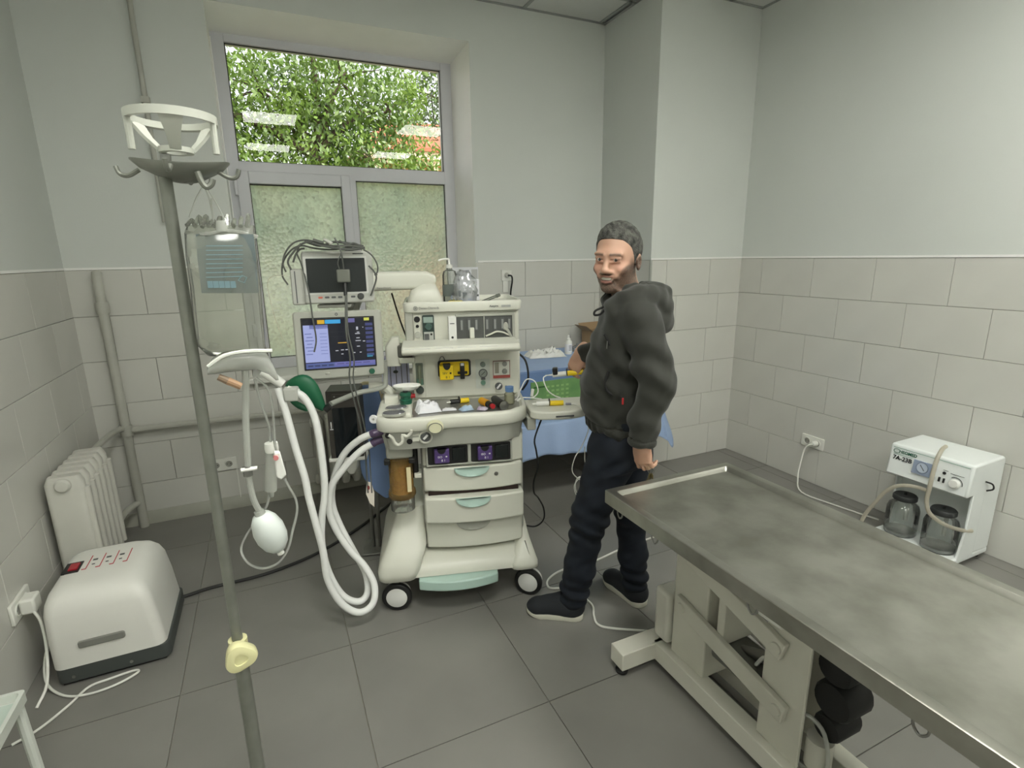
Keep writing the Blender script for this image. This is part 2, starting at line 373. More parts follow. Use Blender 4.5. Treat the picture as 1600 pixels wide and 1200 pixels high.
# frosted patterned panes: light from outside scatters through a mottled film
mf = bpy.data.materials.new('frosted_pane'); mf.use_nodes = True; N = mf.node_tree.nodes; L = mf.node_tree.links; N.clear()
out = N.new('ShaderNodeOutputMaterial'); tl = N.new('ShaderNodeBsdfTranslucent'); df = N.new('ShaderNodeBsdfDiffuse'); rf = N.new('ShaderNodeBsdfRefraction'); gl = N.new('ShaderNodeBsdfGlossy')
tc = N.new('ShaderNodeTexCoord'); vo = N.new('ShaderNodeTexVoronoi'); vo.inputs['Scale'].default_value = 55; nz = N.new('ShaderNodeTexNoise'); nz.inputs['Scale'].default_value = 3.2; nz.inputs['Detail'].default_value = 3
L.new(tc.outputs['Object'], vo.inputs['Vector']); L.new(tc.outputs['Object'], nz.inputs['Vector'])
cr = N.new('ShaderNodeValToRGB'); cr.color_ramp.elements[0].color = lin((176, 200, 184)); cr.color_ramp.elements[0].position = .3; cr.color_ramp.elements[1].color = lin((214, 228, 206)); cr.color_ramp.elements[1].position = .75
L.new(nz.outputs['Fac'], cr.inputs[0])
cv = N.new('ShaderNodeMix'); cv.data_type = 'RGBA'; cv.blend_type = 'MULTIPLY'; cv.inputs[0].default_value = .45; L.new(cr.outputs[0], cv.inputs[6]); L.new(vo.outputs['Color'], cv.inputs[7])
hs = N.new('ShaderNodeHueSaturation'); hs.inputs['Saturation'].default_value = .0; L.new(vo.outputs['Color'], hs.inputs['Color']); L.new(hs.outputs[0], cv.inputs[7])
L.new(cv.outputs[2], tl.inputs[0]); L.new(cv.outputs[2], df.inputs[0]); gl.inputs['Roughness'].default_value = .25; rf.inputs['Roughness'].default_value = .35; rf.inputs['IOR'].default_value = 1.25
bp = N.new('ShaderNodeBump'); bp.inputs['Strength'].default_value = .6; bp.inputs['Distance'].default_value = .01; L.new(vo.outputs['Distance'], bp.inputs['Height']); L.new(bp.outputs[0], rf.inputs['Normal']); L.new(bp.outputs[0], gl.inputs['Normal'])
a1 = N.new('ShaderNodeMixShader'); a1.inputs[0].default_value = .12; L.new(tl.outputs[0], a1.inputs[1]); L.new(df.outputs[0], a1.inputs[2])
a2 = N.new('ShaderNodeMixShader'); a2.inputs[0].default_value = .2; L.new(a1.outputs[0], a2.inputs[1]); L.new(rf.outputs[0], a2.inputs[2])
a3 = N.new('ShaderNodeMixShader'); a3.inputs[0].default_value = .05; L.new(a2.outputs[0], a3.inputs[1]); L.new(gl.outputs[0], a3.inputs[2]); L.new(a3.outputs[0], out.inputs[0])
pane(-3.276, -2.726, .90, 2.0, mf, YF+.015, 'frosted_pane')
pane(-2.628, -2.008, .875, 2.045, mf, YF+.02, 'frosted_pane')
for z in (1.93, 1.05): MB().box(-3.362, -3.342, YF-.03, YF-.002, z, z+.085).build('hinge', M_pvc, win, bevel=.004)
MB().box(-2.700, -2.672, YF-.03, YF-.018, 1.35, 1.42).box(-2.692, -2.680, YF-.052, YF-.03, 1.38, 1.40).box(-2.693, -2.679, YF-.060, YF-.045, 1.25, 1.40).build('window_handle', M_pvc, win, bevel=.004)
MB().box(WIN[0]-.03, WIN[1]+.03, D-.06, YF+.03, .795, .83).build('sill', M_white, win, bevel=.008)
MB().box(FX0-.004, FX0+.006, YF-.012, YF+.002, 1.72, 2.80).build('cover_strip', mat('bright_pvc', (245, 245, 240), .3), win)
# the facade's outer reveal, painted orange
M_facade = mat('orange_facade', (196, 128, 86), .8, var=.12, vscale=3)
fo = MB(); y2 = D+T+.25
fo.hexa([(WL-1, D+T, 2.835), (.3, D+T, 2.835), (.3, y2, 2.93), (WL-1, y2, 2.845)], [(WL-1, D+T, 3.6), (.3, D+T, 3.6), (.3, y2, 3.6), (WL-1, y2, 3.6)])
fo.box(WL-1, FX0-.03, D+T+.001, y2, -.2, 2.84).box(FX1+.05, .3, D+T+.001, y2, -.2, 2.84).box(FX0-.03, FX1+.05, D+T+.001, y2, -.2, .78)
struct(fo.build('wall_outer', M_facade))
# ================================================================== OUTSIDE
yard = struct(MB().box(-30, 30, y2, 60, -.9, -.8).build('ground_outside', mat('yard_ground', (120, 128, 92), .9, var=.3)))
bl = thing('building', 'orange plastered building with cornice seen through the branches', 'building', (4.6, 15.0, -.8))
MB().box(-4.4, 9, 0, 6, 0, 5.4).build('wall', M_facade, bl)
MB().box(-4.7, 9.3, -.35, .2, 5.4, 5.62).box(-4.55, 9.1, -.2, .1, 5.25, 5.4).build('cornice', mat('pale_cornice', (232, 206, 176), .8), bl)
MB().box(-4.8, 9.4, -.45, 6.2, 5.62, 5.72).hexa([(-4.8, -.45, 5.72), (9.4, -.45, 5.72), (9.4, 6.2, 5.72), (-4.8, 6.2, 5.72)], [(-3.5, 2, 7), (8, 2, 7), (8, 4, 7), (-3.5, 4, 7)]).build('roof', mat('red_roof', (170, 96, 72), .8, var=.2), bl)
for k in range(14): MB().box(-4.3+k*.62, -4.16+k*.62, -.14, .02, 5.06, 5.24).build('bracket', mat('pale_cornice', (0, 0, 0)), bl)
for x in (-3.4, -1.4, .6):
    w = MB().box(x-.5, x+.5, -.03, .05, 2.0, 3.7).build('window', mat('far_glass', (120, 130, 132), .15), bl)
    MB().box(x-.6, x+.6, -.06, .02, 3.7, 3.85).build('lintel', mat('pale_cornice', (0, 0, 0)), bl); MB().box(x-.6, x+.6, -.1, .02, 1.9, 2.0).build('window_ledge', mat('pale_cornice', (0, 0, 0)), bl)
    g = MB()
    for k in range(6): g.box(x-.46+k*.18, x-.44+k*.18, -.06, -.045, 2.0, 3.7)
    g.build('grille', mat('grille_white', (215, 215, 210), .5), bl)
bl2 = thing('building', 'pale pink building mostly hidden behind the tree on the left', 'building', (-9.5, 17.0, -.8))
MB().box(-5, 4.2, 0, 6, 0, 5.6).build('wall', mat('pink_facade', (214, 180, 160), .8, var=.1), bl2)
MB().hexa([(-5.3, -.4, 5.6), (4.5, -.4, 5.6), (4.5, 6.3, 5.6), (-5.3, 6.3, 5.6)], [(-4, 2, 6.7), (3.5, 2, 6.7), (3.5, 4, 6.7), (-4, 4, 6.7)]).build('roof', mat('grey_roof', (168, 150, 140), .8, var=.2), bl2)
M_bark = mat('bark', (72, 60, 46), .9, var=.4, bump=.6, bscale=20)
def leaf_mat(name, a, b):
    m = bpy.data.materials.new(name); m.use_nodes = True; N = m.node_tree.nodes; L = m.node_tree.links; N.clear()
    out = N.new('ShaderNodeOutputMaterial'); d = N.new('ShaderNodeBsdfDiffuse'); t = N.new('ShaderNodeBsdfTranslucent'); g = N.new('ShaderNodeBsdfGlossy'); g.inputs['Roughness'].default_value = .4
    at = N.new('ShaderNodeTexCoord'); nz = N.new('ShaderNodeTexNoise'); nz.inputs['Scale'].default_value = 1.7; nz.inputs['Detail'].default_value = 6; L.new(at.outputs['Object'], nz.inputs['Vector'])
    c = N.new('ShaderNodeValToRGB'); c.color_ramp.elements[0].color = lin(a); c.color_ramp.elements[0].position = .35; c.color_ramp.elements[1].color = lin(b); c.color_ramp.elements[1].position = .65; L.new(nz.outputs['Fac'], c.inputs[0])
    for n in (d, t): L.new(c.outputs[0], n.inputs[0])
    m1 = N.new('ShaderNodeMixShader'); m1.inputs[0].default_value = .45; L.new(d.outputs[0], m1.inputs[1]); L.new(t.outputs[0], m1.inputs[2])
    m2 = N.new('ShaderNodeMixShader'); m2.inputs[0].default_value = .06; L.new(m1.outputs[0], m2.inputs[1]); L.new(g.outputs[0], m2.inputs[2]); L.new(m2.outputs[0], out.inputs[0])
    return m
def tree(label, base, h, crown, nleaf, seed, m, size=.13, lean=0):
    rng = np.random.default_rng(seed); o = thing('tree', label, 'tree', base)
    tb = MB(); tb.tube([(0, 0, 0), (lean*.2, 0, h*.3), (lean*.5, .1, h*.6), (lean, 0, h*.95)], [.17, .14, .1, .04], 8, k=4); tb.build('trunk', M_bark, o)
    cl = []
    for i, (cx, cy, cz, r) in enumerate(crown):
        br = MB(); z0 = min(h*.75, max(1.2, cz-r*1.2)); br.tube([(lean*z0/h, 0, z0), (cx*.5+lean*.3, cy*.5, (z0+cz)/2+.15), (cx, cy, cz)], [.07, .05, .02], 6, k=4); br.build('branch', M_bark, o)
        for s in range(6):
            e = Vector(rng.normal(size=3)).normalized()*r*.85; MB().tube([(cx, cy, cz), (cx+e.x*.5, cy+e.y*.5, cz+e.z*.5+.05), (cx+e.x, cy+e.y, cz+e.z)], [.02, .013, .006], 5, k=3).build('twig', M_bark, o)
    C = np.array(crown); w = C[:, 3]**2; w /= w.sum()
    idx = rng.choice(len(C), nleaf, p=w)
    # leaves hang in sprays: centres of sprays first, then leaves about them
    ns = nleaf//14; sid = rng.choice(len(C), ns, p=w); dv = rng.normal(size=(ns, 3)); dv /= np.linalg.norm(dv, axis=1)[:, None]
    sp = C[sid, :3]+dv*(C[sid, 3]*(.45+.6*rng.random(ns)))[:, None]
    pick = rng.integers(0, ns, nleaf); P = sp[pick]+rng.normal(size=(nleaf, 3))*np.array([.17, .17, .13])
    ax = rng.normal(size=(nleaf, 3)); ax[:, 2] = -np.abs(ax[:, 2])*1.1-.2; ax /= np.linalg.norm(ax, axis=1)[:, None]
    sd = np.cross(ax, rng.normal(size=(nleaf, 3))); sd /= np.linalg.norm(sd, axis=1)[:, None]
    L_ = size*(.7+.6*rng.random(nleaf))[:, None]
    V = np.stack([P, P+ax*L_*.5+sd*L_*.2, P+ax*L_, P+ax*L_*.5-sd*L_*.2], 1).reshape(-1, 3)
    F = np.arange(nleaf*4).reshape(-1, 4)
    me = bpy.data.meshes.new('leaves'); me.from_pydata(V.tolist(), [], F.tolist()); me.materials.append(m)
    f = bpy.data.objects.new('leaves', me); COL.objects.link(f); f.parent = o; f['kind'] = 'stuff'
    return o
ml1 = leaf_mat('leaf_bright', (76, 104, 44), (124, 150, 62)); ml2 = leaf_mat('leaf_dark', (54, 74, 40), (92, 112, 64))
tree('bright green leafy tree close outside the clear top pane', (-2.2, 6.6, -.8), 6.2,
     [(-1.3, 0, 3.6, .8), (-.2, .2, 4.1, .9), (.8, 0, 3.9, .8), (-.8, .2, 4.9, .9), (.4, .1, 5.1, .8), (1.6, .3, 3.6, .65), (-1.9, .1, 4.6, .6), (-.3, -.2, 3.1, .7), (1.2, .1, 4.8, .6), (-1.6, 0, 2.8, .6), (.9, .3, 2.9, .6)], 26000, 3, ml1, size=.10)
tree('darker loose-leaved tree behind on the right of the view outside', (1.9, 9.5, -.8), 7.2,
     [(0, 0, 6.0, 1.1), (-1.3, .2, 5.9, .9), (1.2, 0, 5.4, 1.1), (.6, .2, 4.3, .9), (1.6, .2, 4.0, .9), (-.9, 0, 6.9, .8), (.5, 0, 7.0, .9), (1.9, 0, 6.4, .9), (1.7, .1, 2.9, .8)], 16000, 5, ml2, size=.11)
tree('thin leafy tree at the left edge of the view outside', (-5.4, 9.0, -.8), 7.0,
     [(0, 0, 5.6, .8), (.9, .1, 5.0, .8), (-.8, 0, 4.8, .9), (.3, 0, 4.0, .9), (1.2, 0, 4.1, .7), (.6, 0, 6.3, .7)], 11000, 9, ml2, size=.10, lean=.2)
tree('low dark tree filling the lower part of the view outside', (-.6, 11.0, -.8), 5.0,
     [(-1.6, 0, 3.2, 1.1), (0, 0, 3.0, 1.1), (1.2, 0, 2.7, .9), (-2.8, 0, 3.0, 1.1), (-.8, 0, 4.0, .9), (-4.0, 0, 3.4, 1.0)], 9000, 11, ml2)
# ================================================================== ANAESTHESIA MACHINE
MO = Vector((-2.565, -.897, 0)); MTH = math.radians(-15.3)
mx_ = Vector((math.cos(MTH), math.sin(MTH), 0)); my_ = Vector((-math.sin(MTH), math.cos(MTH), 0))
def mloc(x, y, dy):               # pixel to machine coordinates on the vertical plane at depth dy
    d = ray(x, y); t = ((MO-CAM_POS).dot(my_)+dy)/d.dot(my_); P = CAM_POS+d*t-MO
    return Vector((P.dot(mx_), dy, P.z))
def mworld(p): return MO+mx_*p[0]+my_*p[1]+Vector((0, 0, p[2]))
M_case = mat('machine_cream', (212, 212, 200), .34, var=.04, vscale=5)
M_case2 = mat('machine_grey', (172, 173, 163), .4, var=.05)
M_dark = mat('dark_plastic', (34, 34, 34), .4, var=.2)
M_black = mat('black_rubber', (24, 24, 24), .6, var=.3)
M_green = mat('pale_green_plastic', (178, 204, 194), .35)
M_steel = mat('brushed_steel', (150, 150, 146), .32, .9, var=.12, vscale=20)
M_purple = mat('purple_plastic', (84, 64, 120), .4, var=.1)
M_yellow = mat('yellow_plastic', (238, 206, 30), .4, var=.05)
M_print = mat('grey_print', (88, 90, 90), .6)
M_wprint = mat('white_print', (232, 232, 232), .6)
M_dgreen = mat('dark_green_plastic', (34, 92, 70), .35)
M_red = mat('red_plastic', (186, 44, 48), .4)
M_amber = thin_clear('amber_plastic', (222, 184, 112), .34, .12, 1.0, var=.1)
M_clear = thin_clear('clear_plastic', (226, 230, 222), .22, .08, 1.2, var=.12)
M_milky = thin_clear('milky_plastic', (228, 230, 224), .62, .2, .7, var=.12)
mc = thing('anaesthesia_machine', 'cream wheeled anaesthesia machine with drawers, worktop and display arm', 'medical machine', MO, MTH)
def bulge(x0, x1, z0, z1, y0, y1, b, n=10, lip=0.0):
    """front with a convex face: outline in x-y extruded in z"""
    pts = []
    for i in range(n+1):
        t = i/n; pts.append((x0+(x1-x0)*t, y0-b*(1-(2*t-1)**2)))
    pts += [(x1, y1), (x0, y1)]
    return MB().prism(pts, z0, z1, 'xy')
# --- base cowl: lofted shell, wide at the bottom, raised shoulder on the left
def base_ring(z, xl, xr, yf, yb, r):
    return [(x, y, z) for x, y in rrect(xl, xr, yf, yb, r, 5)]
MB().loft([base_ring(.160, -.30, .275, -.05, .64, .05), base_ring(.168, -.315, .29, -.085, .66, .05), base_ring(.19, -.312, .285, -.08, .66, .05), base_ring(.215, -.34, .318, -.06, .65, .07), base_ring(.235, -.31, .30, -.01, .62, .06), base_ring(.245, -.29, .29, .05, .6, .05)]).build('base', M_case, mc, angle=60)
sh = []
for z, xl, xr, yf in ((.158, -.366, -.21, -.088), (.165, -.374, -.205, -.1), (.205, -.376, -.19, -.105), (.245, -.362, -.178, -.09), (.29, -.338, -.16, -.06), (.35, -.312, -.16, .0), (.41, -.29, -.16, .03), (.445, -.285, -.16, .04)):
    sh.append([(x, y, z) for x, y in rrect(xl, xr, yf, .5, .045, 5)])
MB().loft(sh).build('base_shoulder', M_case, mc, angle=70)
sh = []
for z, xl, xr, yf in ((.152, .222, .332, -.085), (.16, .214, .338, -.095), (.185, .214, .338, -.095), (.21, .225, .33, -.075), (.26, .26, .315, -.02), (.34, .285, .30, .06)):
    sh.append([(x, y, z) for x, y in rrect(xl, xr, yf, .5, .012 if z > .3 else .03, 5)])
MB().loft(sh).build('base_shoulder', M_case, mc, angle=70)
bulge(-.2, .15, .118, .165, -.105, .0, .035).build('foot_bar', M_green, mc, bevel=.006)
def caster(x, y, ang):
    M = Matrix.Translation((x, y, .066)) @ Matrix.Rotation(math.radians(ang), 4, 'Z')
    o = MB(); o.M = M; o.lathe([(.044, -.012), (.060, -.011), (.0655, -.007), (.0665, 0), (.0655, .010), (.052, .012)], ax=(0, 1, 0), n=28); w = o.build('caster', M_dark, mc, angle=50)
    o = MB(); o.M = M; o.lathe([(.0, -.016), (.04, -.015), (.0465, -.012), (.0465, .002)], ax=(0, 1, 0), n=28).build('hub', mat('caster_white', (226, 226, 222), .35), w, angle=50)
    o = MB(); o.M = M; o.lathe([(.052, .013), (.058, .016), (.058, .034), (.02, .04)], ax=(0, 1, 0), n=24).build('wheel_cover', mat('caster_white', (0, 0, 0)), w, angle=50)
    o = MB(); o.M = M; o.cyl((0, .02, .03), (0, .02, .09), .018, n=12).build('fork', M_case2, w)
caster(-.302, -.055, -6); caster(.297, -.05, -28); caster(-.27, .58, 40); caster(.27, .58, -20)
# --- column and drawers
MB().box(-.165, .292, .02, .60, .24, .80).build('column', M_case2, mc, bevel=.02, seg=3)
bulge(-.158, .285, .655, .775, .0, .10, .022).build('vaporiser_panel', M_case, mc, bevel=.006)
dr = [(.54, .65, -.012, True), (.402, .522, -.045, True), (.262, .392, -.004, False)]
for i, (z0, z1, y0, hd) in enumerate(dr):
    d = bulge(-.157, .28, z0, z1, y0, y0+.12, .026).build('drawer', M_case, mc, bevel=.008, seg=3)
    h = MB(); pts = [(.053+.077*math.cos(t), (z1-.001)-.044*math.sin(t)) for t in [PI*k/14 for k in range(15)]]
    rings = []
    for s_, dy in ((1.0, 0.002), (.985, -.008), (.9, -.010), (.7, -.004)):
        rings.append([(.053+(u-.053)*s_, y0-.026+dy, (z1-.001)+(v-(z1-.001))*s_) for u, v in pts])
    h.loft(rings).build('handle', M_green if hd else M_case2, d, angle=60)
    if i == 0:
        MB().lathe([(.0, -.006), (.009, -.005), (.0105, 0), (.0105, .02)], c=(.16, y0-.018, .608), ax=(0, 1, 0), n=16).build('lock', M_steel, d)
MB().box(-.14, .26, -.02, .1, .5225, .5395).build('drawer_gap', mat('open_drawer_inside', (44, 30, 26), .8), mc)
# two vaporiser bays with purple blocks
for x0, x1 in ((-.134, .038), (.052, .226)):
    bay = MB().prism([(x, z) for x, z in rrect(x0, x1, .668, .752, .008, 3)], -.026, .0, 'xz').build('vaporiser_bay', M_dark, mc)
    MB().box(x0+.028, x0+.092, -.046, -.012, .678, .742).build('vaporiser_block', M_purple, bay, bevel=.005)
    MB().prism([(x0+.042+.018*math.cos(a)+.018, .742+.02*math.sin(a)) for a in [PI+PI*k/8 for k in range(9)]], -.0475, -.03, 'xz').build('dial', M_dark, bay)
    text('ISO', .013, M_wprint, bay, (x0+.052, -.0465, .708), (PI/2, 0, 0)); text('8 1', .014, M_wprint, bay, (x0+.066, -.0465, .692), (PI/2, 0, 0))
    MB().box(x0+.076, x0+.083, -.0475, -.045, .707, .712).build('mark', M_wprint, bay)
    MB().box(x0+.105, x1-.01, -.034, -.02, .68, .742).build('glass_cover', mat('smoked_panel', (18, 24, 24), .12), bay, bevel=.003)
fr = MB(); fr.box(-.142, .234, -.030, -.02, .752, .758).box(-.142, .234, -.030, -.02, .661, .668).box(-.142, -.134, -.030, -.02, .661, .758).box(.226, .234, -.030, -.02, .661, .758).box(.038, .052, -.030, -.02, .661, .758).build('bay_frame', M_case2, mc, bevel=.002)
# --- worktop: skirt, rim and recessed steel tray
def top_outline(o=0.0):
    c = [(-.335-o, .10), (-.337-o, -.03), (-.322-o, -.075-o), (-.28, -.098-o), (-.2, -.105-o), (-.12, -.10-o), (-.06, -.088-o), (.02, -.082-o), (.12, -.085-o), (.21, -.078-o), (.27+o, -.05-o), (.302+o, .0), (.315+o, .08), (.325+o, .25)]
    return [(p.x, p.y) for p in catmull([(a, b, 0) for a, b in c], 4)]+[(.325+o, .45), (-.335-o, .45)]
ol = top_outline(); oi = top_outline(-.018)
MB().loft([[(x, y, .765) for x, y in top_outline(-.03)], [(x, y, .845) for x, y in top_outline(-.014)]]).build('worktop_skirt', M_case2, mc, angle=50)
MB().loft([[(x, y, .846) for x, y in top_outline(-.006)], [(x, y, .852) for x, y in top_outline(0)], [(x, y, .892) for x, y in ol], [(x, y, .902) for x, y in top_outline(-.006)], [(x, y, .904) for x, y in top_outline(-.02)], [(x, y, .886) for x, y in top_outline(-.028)], [(x*.98, y*.98+.01, .884) for x, y in top_outline(-.032)]]).build('worktop', M_case, mc, angle=60)
MB().prism([(p.x, p.y) for p in catmull([(-.185, .0, 0), (-.18, -.045, 0), (-.1, -.055, 0), (.05, -.05, 0), (.2, -.045, 0), (.265, -.01, 0), (.285, .08, 0), (.29, .22, 0), (.1, .225, 0), (-.18, .225, 0)], 3, True)], .884, .888, 'xy').build('steel_tray', mat('tray_steel', (160, 160, 156), .3, .7, var=.1), mc)
MB().box(-.335, -.19, -.04, .2, .88, .912).build('valve_block', M_case, mc, bevel=.012, seg=3)
for x, y, z in ((-.262, -.035, .910), (-.255, .045, .910)):
    v = MB(); v.lathe([(.0, .0), (.044, 0), (.047, .004), (.043, .009), (.036, .01), (.0, .013)], c=(x, y, z), n=28, sy=.72).build('valve_window', mat('valve_glass', (108, 108, 112), .15, .2), mc, angle=40)
    MB().ring([(.043, .006), (.049, .006), (.049, -.004), (.043, -.004)], c=(x, y, z), n=28, sy=.72).build('valve_ring', M_case2, mc)
MB().box(-.185, -.135, -.07, -.055, .884, .896).build('front_notch', M_case2, mc, bevel=.003)
# oval badge on the rim, gauge and ports below
p = mloc(680, 668, -.118); MB().lathe([(.0, -.012), (.028, -.011), (.033, -.006), (.034, .02)], c=p, ax=(0, 1, 0), n=28, sy=.8).build('push_button', mat('button_cream', (214, 212, 180), .35), mc, angle=40)
MB().ring([(.026, -.0125), (.029, -.0125), (.029, -.009), (.026, -.009)], c=p, ax=(0, 1, 0), n=28, sy=.8).build('button_ring', M_print, mc)
p = mloc(665, 682, -.08); MB().lathe([(.0, -.004), (.021, -.004), (.024, -.012), (.028, -.011), (.029, .04)], c=p, ax=(0, 1, 0), n=28).build('dial_gauge', M_case, mc, angle=40)
MB().lathe([(.0, -.006), (.021, -.006), (.021, -.003)], c=p, ax=(0, 1, 0), n=24).build('dial_face', M_print, mc); q_ = MB(); q_.box(p.x-.012, p.x+.012, p.y-.012, p.y-.006, p.z-.004, p.z+.004); q_.v = [(p.x+(a-p.x)*.7-(c-p.z)*.7, b, p.z+(a-p.x)*.7+(c-p.z)*.7) for a, b, c in q_.v]; q_.build('dial_pointer', M_wprint, mc)
wy = [mloc(a, b, -.11) for a, b in ((607, 680), (613, 684), (617, 692), (623, 695), (629, 690), (629, 680), (636, 682), (642, 676), (643, 672))]
MB().tube(wy, .0065, 8, k=3).build('hose_hook', M_case, mc)
for a, b in ((640, 690), (606, 681)): p = mloc(a, b, -.085); MB().cyl(p, p+Vector((0, .03, 0)), .012, n=14).build('port', M_dark, mc)
for i in range(2):
    for j in range(2): p = mloc(650+i*0, 678+j*9, -.088); MB().box(p.x-.014, p.x+.012, p.y, p.y+.02, p.z-.008, p.z+.008).build('label_plate', M_case, mc, bevel=.001) if i == 0 else None
# --- absorber canister
ab = MB().lathe([(.0, 0), (.046, 0), (.052, .004), (.052, .06), (.05, .065)], c=(-.252, .0, .462), n=28).build('absorber_base', M_clear, mc, angle=40)
MB().lathe([(.0, .0), (.054, .0), (.06, .012), (.058, .03), (.052, .04), (.051, .17), (.053, .18), (.0, .18)], c=(-.252, .0, .524), n=28).build('absorber_canister', M_amber, mc, angle=40)
MB().lathe([(.0, 0), (.043, 0), (.043, .13), (.0, .13)], c=(-.252, .0, .545), n=24).build('absorber_granules', mat('soda_lime', (196, 158, 92), .9, var=.3, vscale=90, bump=.6, bscale=180), mc)
MB().box(-.226, -.208, -.056, -.05, .565, .675).build('scale_strip', mat('strip_cream', (226, 212, 170), .6), mc)
MB().box(-.308, -.196, -.03, .09, .704, .775).build('absorber_holder', M_case2, mc, bevel=.012)
for s_ in (-.052, .05): MB().box(-.252+s_-.012, -.252+s_+.012, -.05, -.02, .690, .712).build('latch', M_dark, mc, bevel=.003)
MB().cyl((-.19, .02, .77), (-.19, .02, .60), .014, n=12).build('absorber_pipe', M_dark, mc); MB().box(-.196, -.165, -.01, .02, .605, .625).build('bracket', M_case, mc, bevel=.003)
# inspiratory and expiratory ports on the left
pt = [mloc(590, 677, -.05), mloc(591, 690, -.03)]
for p in pt: MB().cyl(p+Vector((-.018, -.004, 0)), p+Vector((.03, .01, .01)), .017, n=16).build('hose_port', mat('port_violet', (86, 70, 98), .35), mc)
p = mloc(584, 655, -.04); MB().ring([(.006, -.006), (.017, -.006), (.019, 0), (.017, .006), (.006, .006)], c=p, ax=(.3, 1, 0), n=20).build('port_ring', mat('ring_white', (235, 235, 235), .3), mc); MB().cyl(p, p+Vector((.03, .02, -.01)), .006, n=8).build('port_stem', M_case, mc)
# --- upper column, gauge panel, shelf and ventilator bay
MB().box(-.185, .325, .26, .62, .80, 1.16).build('upper_column', M_case, mc, bevel=.012, seg=3)
MB().box(-.178, .318, .246, .262, .895, 1.112).build('gauge_panel', M_case, mc, bevel=.005)
MB().box(-.183, -.128, .243, .25, .90, 1.10).build('side_strip', M_case, mc, bevel=.004)
MB().prism([(.10, 1.128), (.085, 1.138), (.085, 1.15), (.1, 1.163), (.26, 1.172), (.26, 1.125)], -.222, .298, 'yz').build('writing_shelf', M_case, mc, bevel=.01, seg=3)
for x0, x1 in ((-.215, -.10), (-.075, .0), (.02, .1), (.115, .2)): MB().box(x0, x1, .09, .108, 1.140, 1.158).build('shelf_label', mat('label_white', (222, 222, 216), .5), mc)
MB().box(-.205, .322, .26, .63, 1.15, 1.302).build('upper_cabinet', M_case, mc, bevel=.014, seg=3)
MB().box(-.207, -.17, .25, .28, 1.155, 1.30).build('cabinet_cheek', M_case2, mc, bevel=.006)
def tray_ring(z, o): return [(x, y, z) for x, y in rrect(-.21-o, .332+o, .235-o, .63+o, .035, 5)]
MB().loft([tray_ring(1.296, -.012), tray_ring(1.30, -.002), tray_ring(1.335, .002), tray_ring(1.343, -.003), tray_ring(1.343, -.012), tray_ring(1.325, -.02), tray_ring(1.322, -.024)]).build('top_tray', M_case, mc, angle=50)
text('Datex-Ohmeda', .0145, M_print, mc, (-.095, .2325, 1.317), (PI/2, 0, 0)); text('Aespire', .013, M_print, mc, (.20, .2325, 1.318), (PI/2, 0, 0), bold=.0003); MB().box(.235, .278, .2325, .234, 1.312, 1.322).build('faint_print', mat('faint_grey', (170, 172, 168), .6), mc)
MB().ring([(.0075, -.0005), (.0095, -.0005), (.0095, .002), (.0075, .002)], c=(-.155, .2325, 1.317), ax=(0, 1, 0), n=20).build('emblem', M_print, mc); MB().ring([(.002, -.0005), (.0045, -.0005), (.0045, .002), (.002, .002)], c=(-.155, .2325, 1.317), ax=(0, 1, 0), n=6).build('emblem', M_print, mc)
# small connectors left of the cabinet front
cs = MB().box(-.168, -.143+.008, .250, .262, 1.165, 1.285).build('connector_strip', M_case, mc, bevel=.003)
for z, r, m in ((1.266, .014, M_dark), (1.235, .0075, M_dark), (1.195, .015, M_case2)): MB().lathe([(.0, -.006), (r*.9, -.006), (r, -.002), (r, .004)], c=(-.151, .250, z), ax=(0, 1, 0), n=18).build('connector', m, cs, angle=40)
gp = MB().prism(rrect(-.128, -.075, 1.158, 1.284, .006, 3), .246, .262, 'xz').build('breaker_panel', mat('panel_dark_green', (52, 66, 62), .4), mc)
MB().box(-.123, -.080, .243, .247, 1.250, 1.276).build('indicator', mat('grey_green', (148, 166, 158), .4), gp); MB().lathe([(.0, -.01), (.014, -.009), (.017, 0)], c=(-.1015, .245, 1.232), ax=(0, 1, 0), n=18).build('knob', mat('panel_green2', (70, 94, 88), .4), gp)
MB().box(-.123, -.080, .242, .247, 1.166, 1.208).build('switch_plate', mat('switch_grey', (176, 178, 172), .4), gp); MB().cyl((-.09, .241, 1.197), (-.09, .244, 1.197), .005, n=10).build('socket_hole', M_dark, gp); MB().box(-.121, -.1, .2415, .243, 1.172, 1.2).build('print', M_print, gp)
bw = MB(); bw.box(.028, .29, .30, .31, 1.165, 1.276).build('bay_back', mat('bay_grey', (120, 122, 118), .4), mc)
fr = MB(); fr.box(.022, .296, .24, .262, 1.272, 1.284).box(.286, .298, .24, .262, 1.16, 1.284).box(.022, .296, .238, .262, 1.156, 1.164).box(.152, .156, .242, .262, 1.164, 1.272).build('bay_frame', M_case2, mc, bevel=.002)
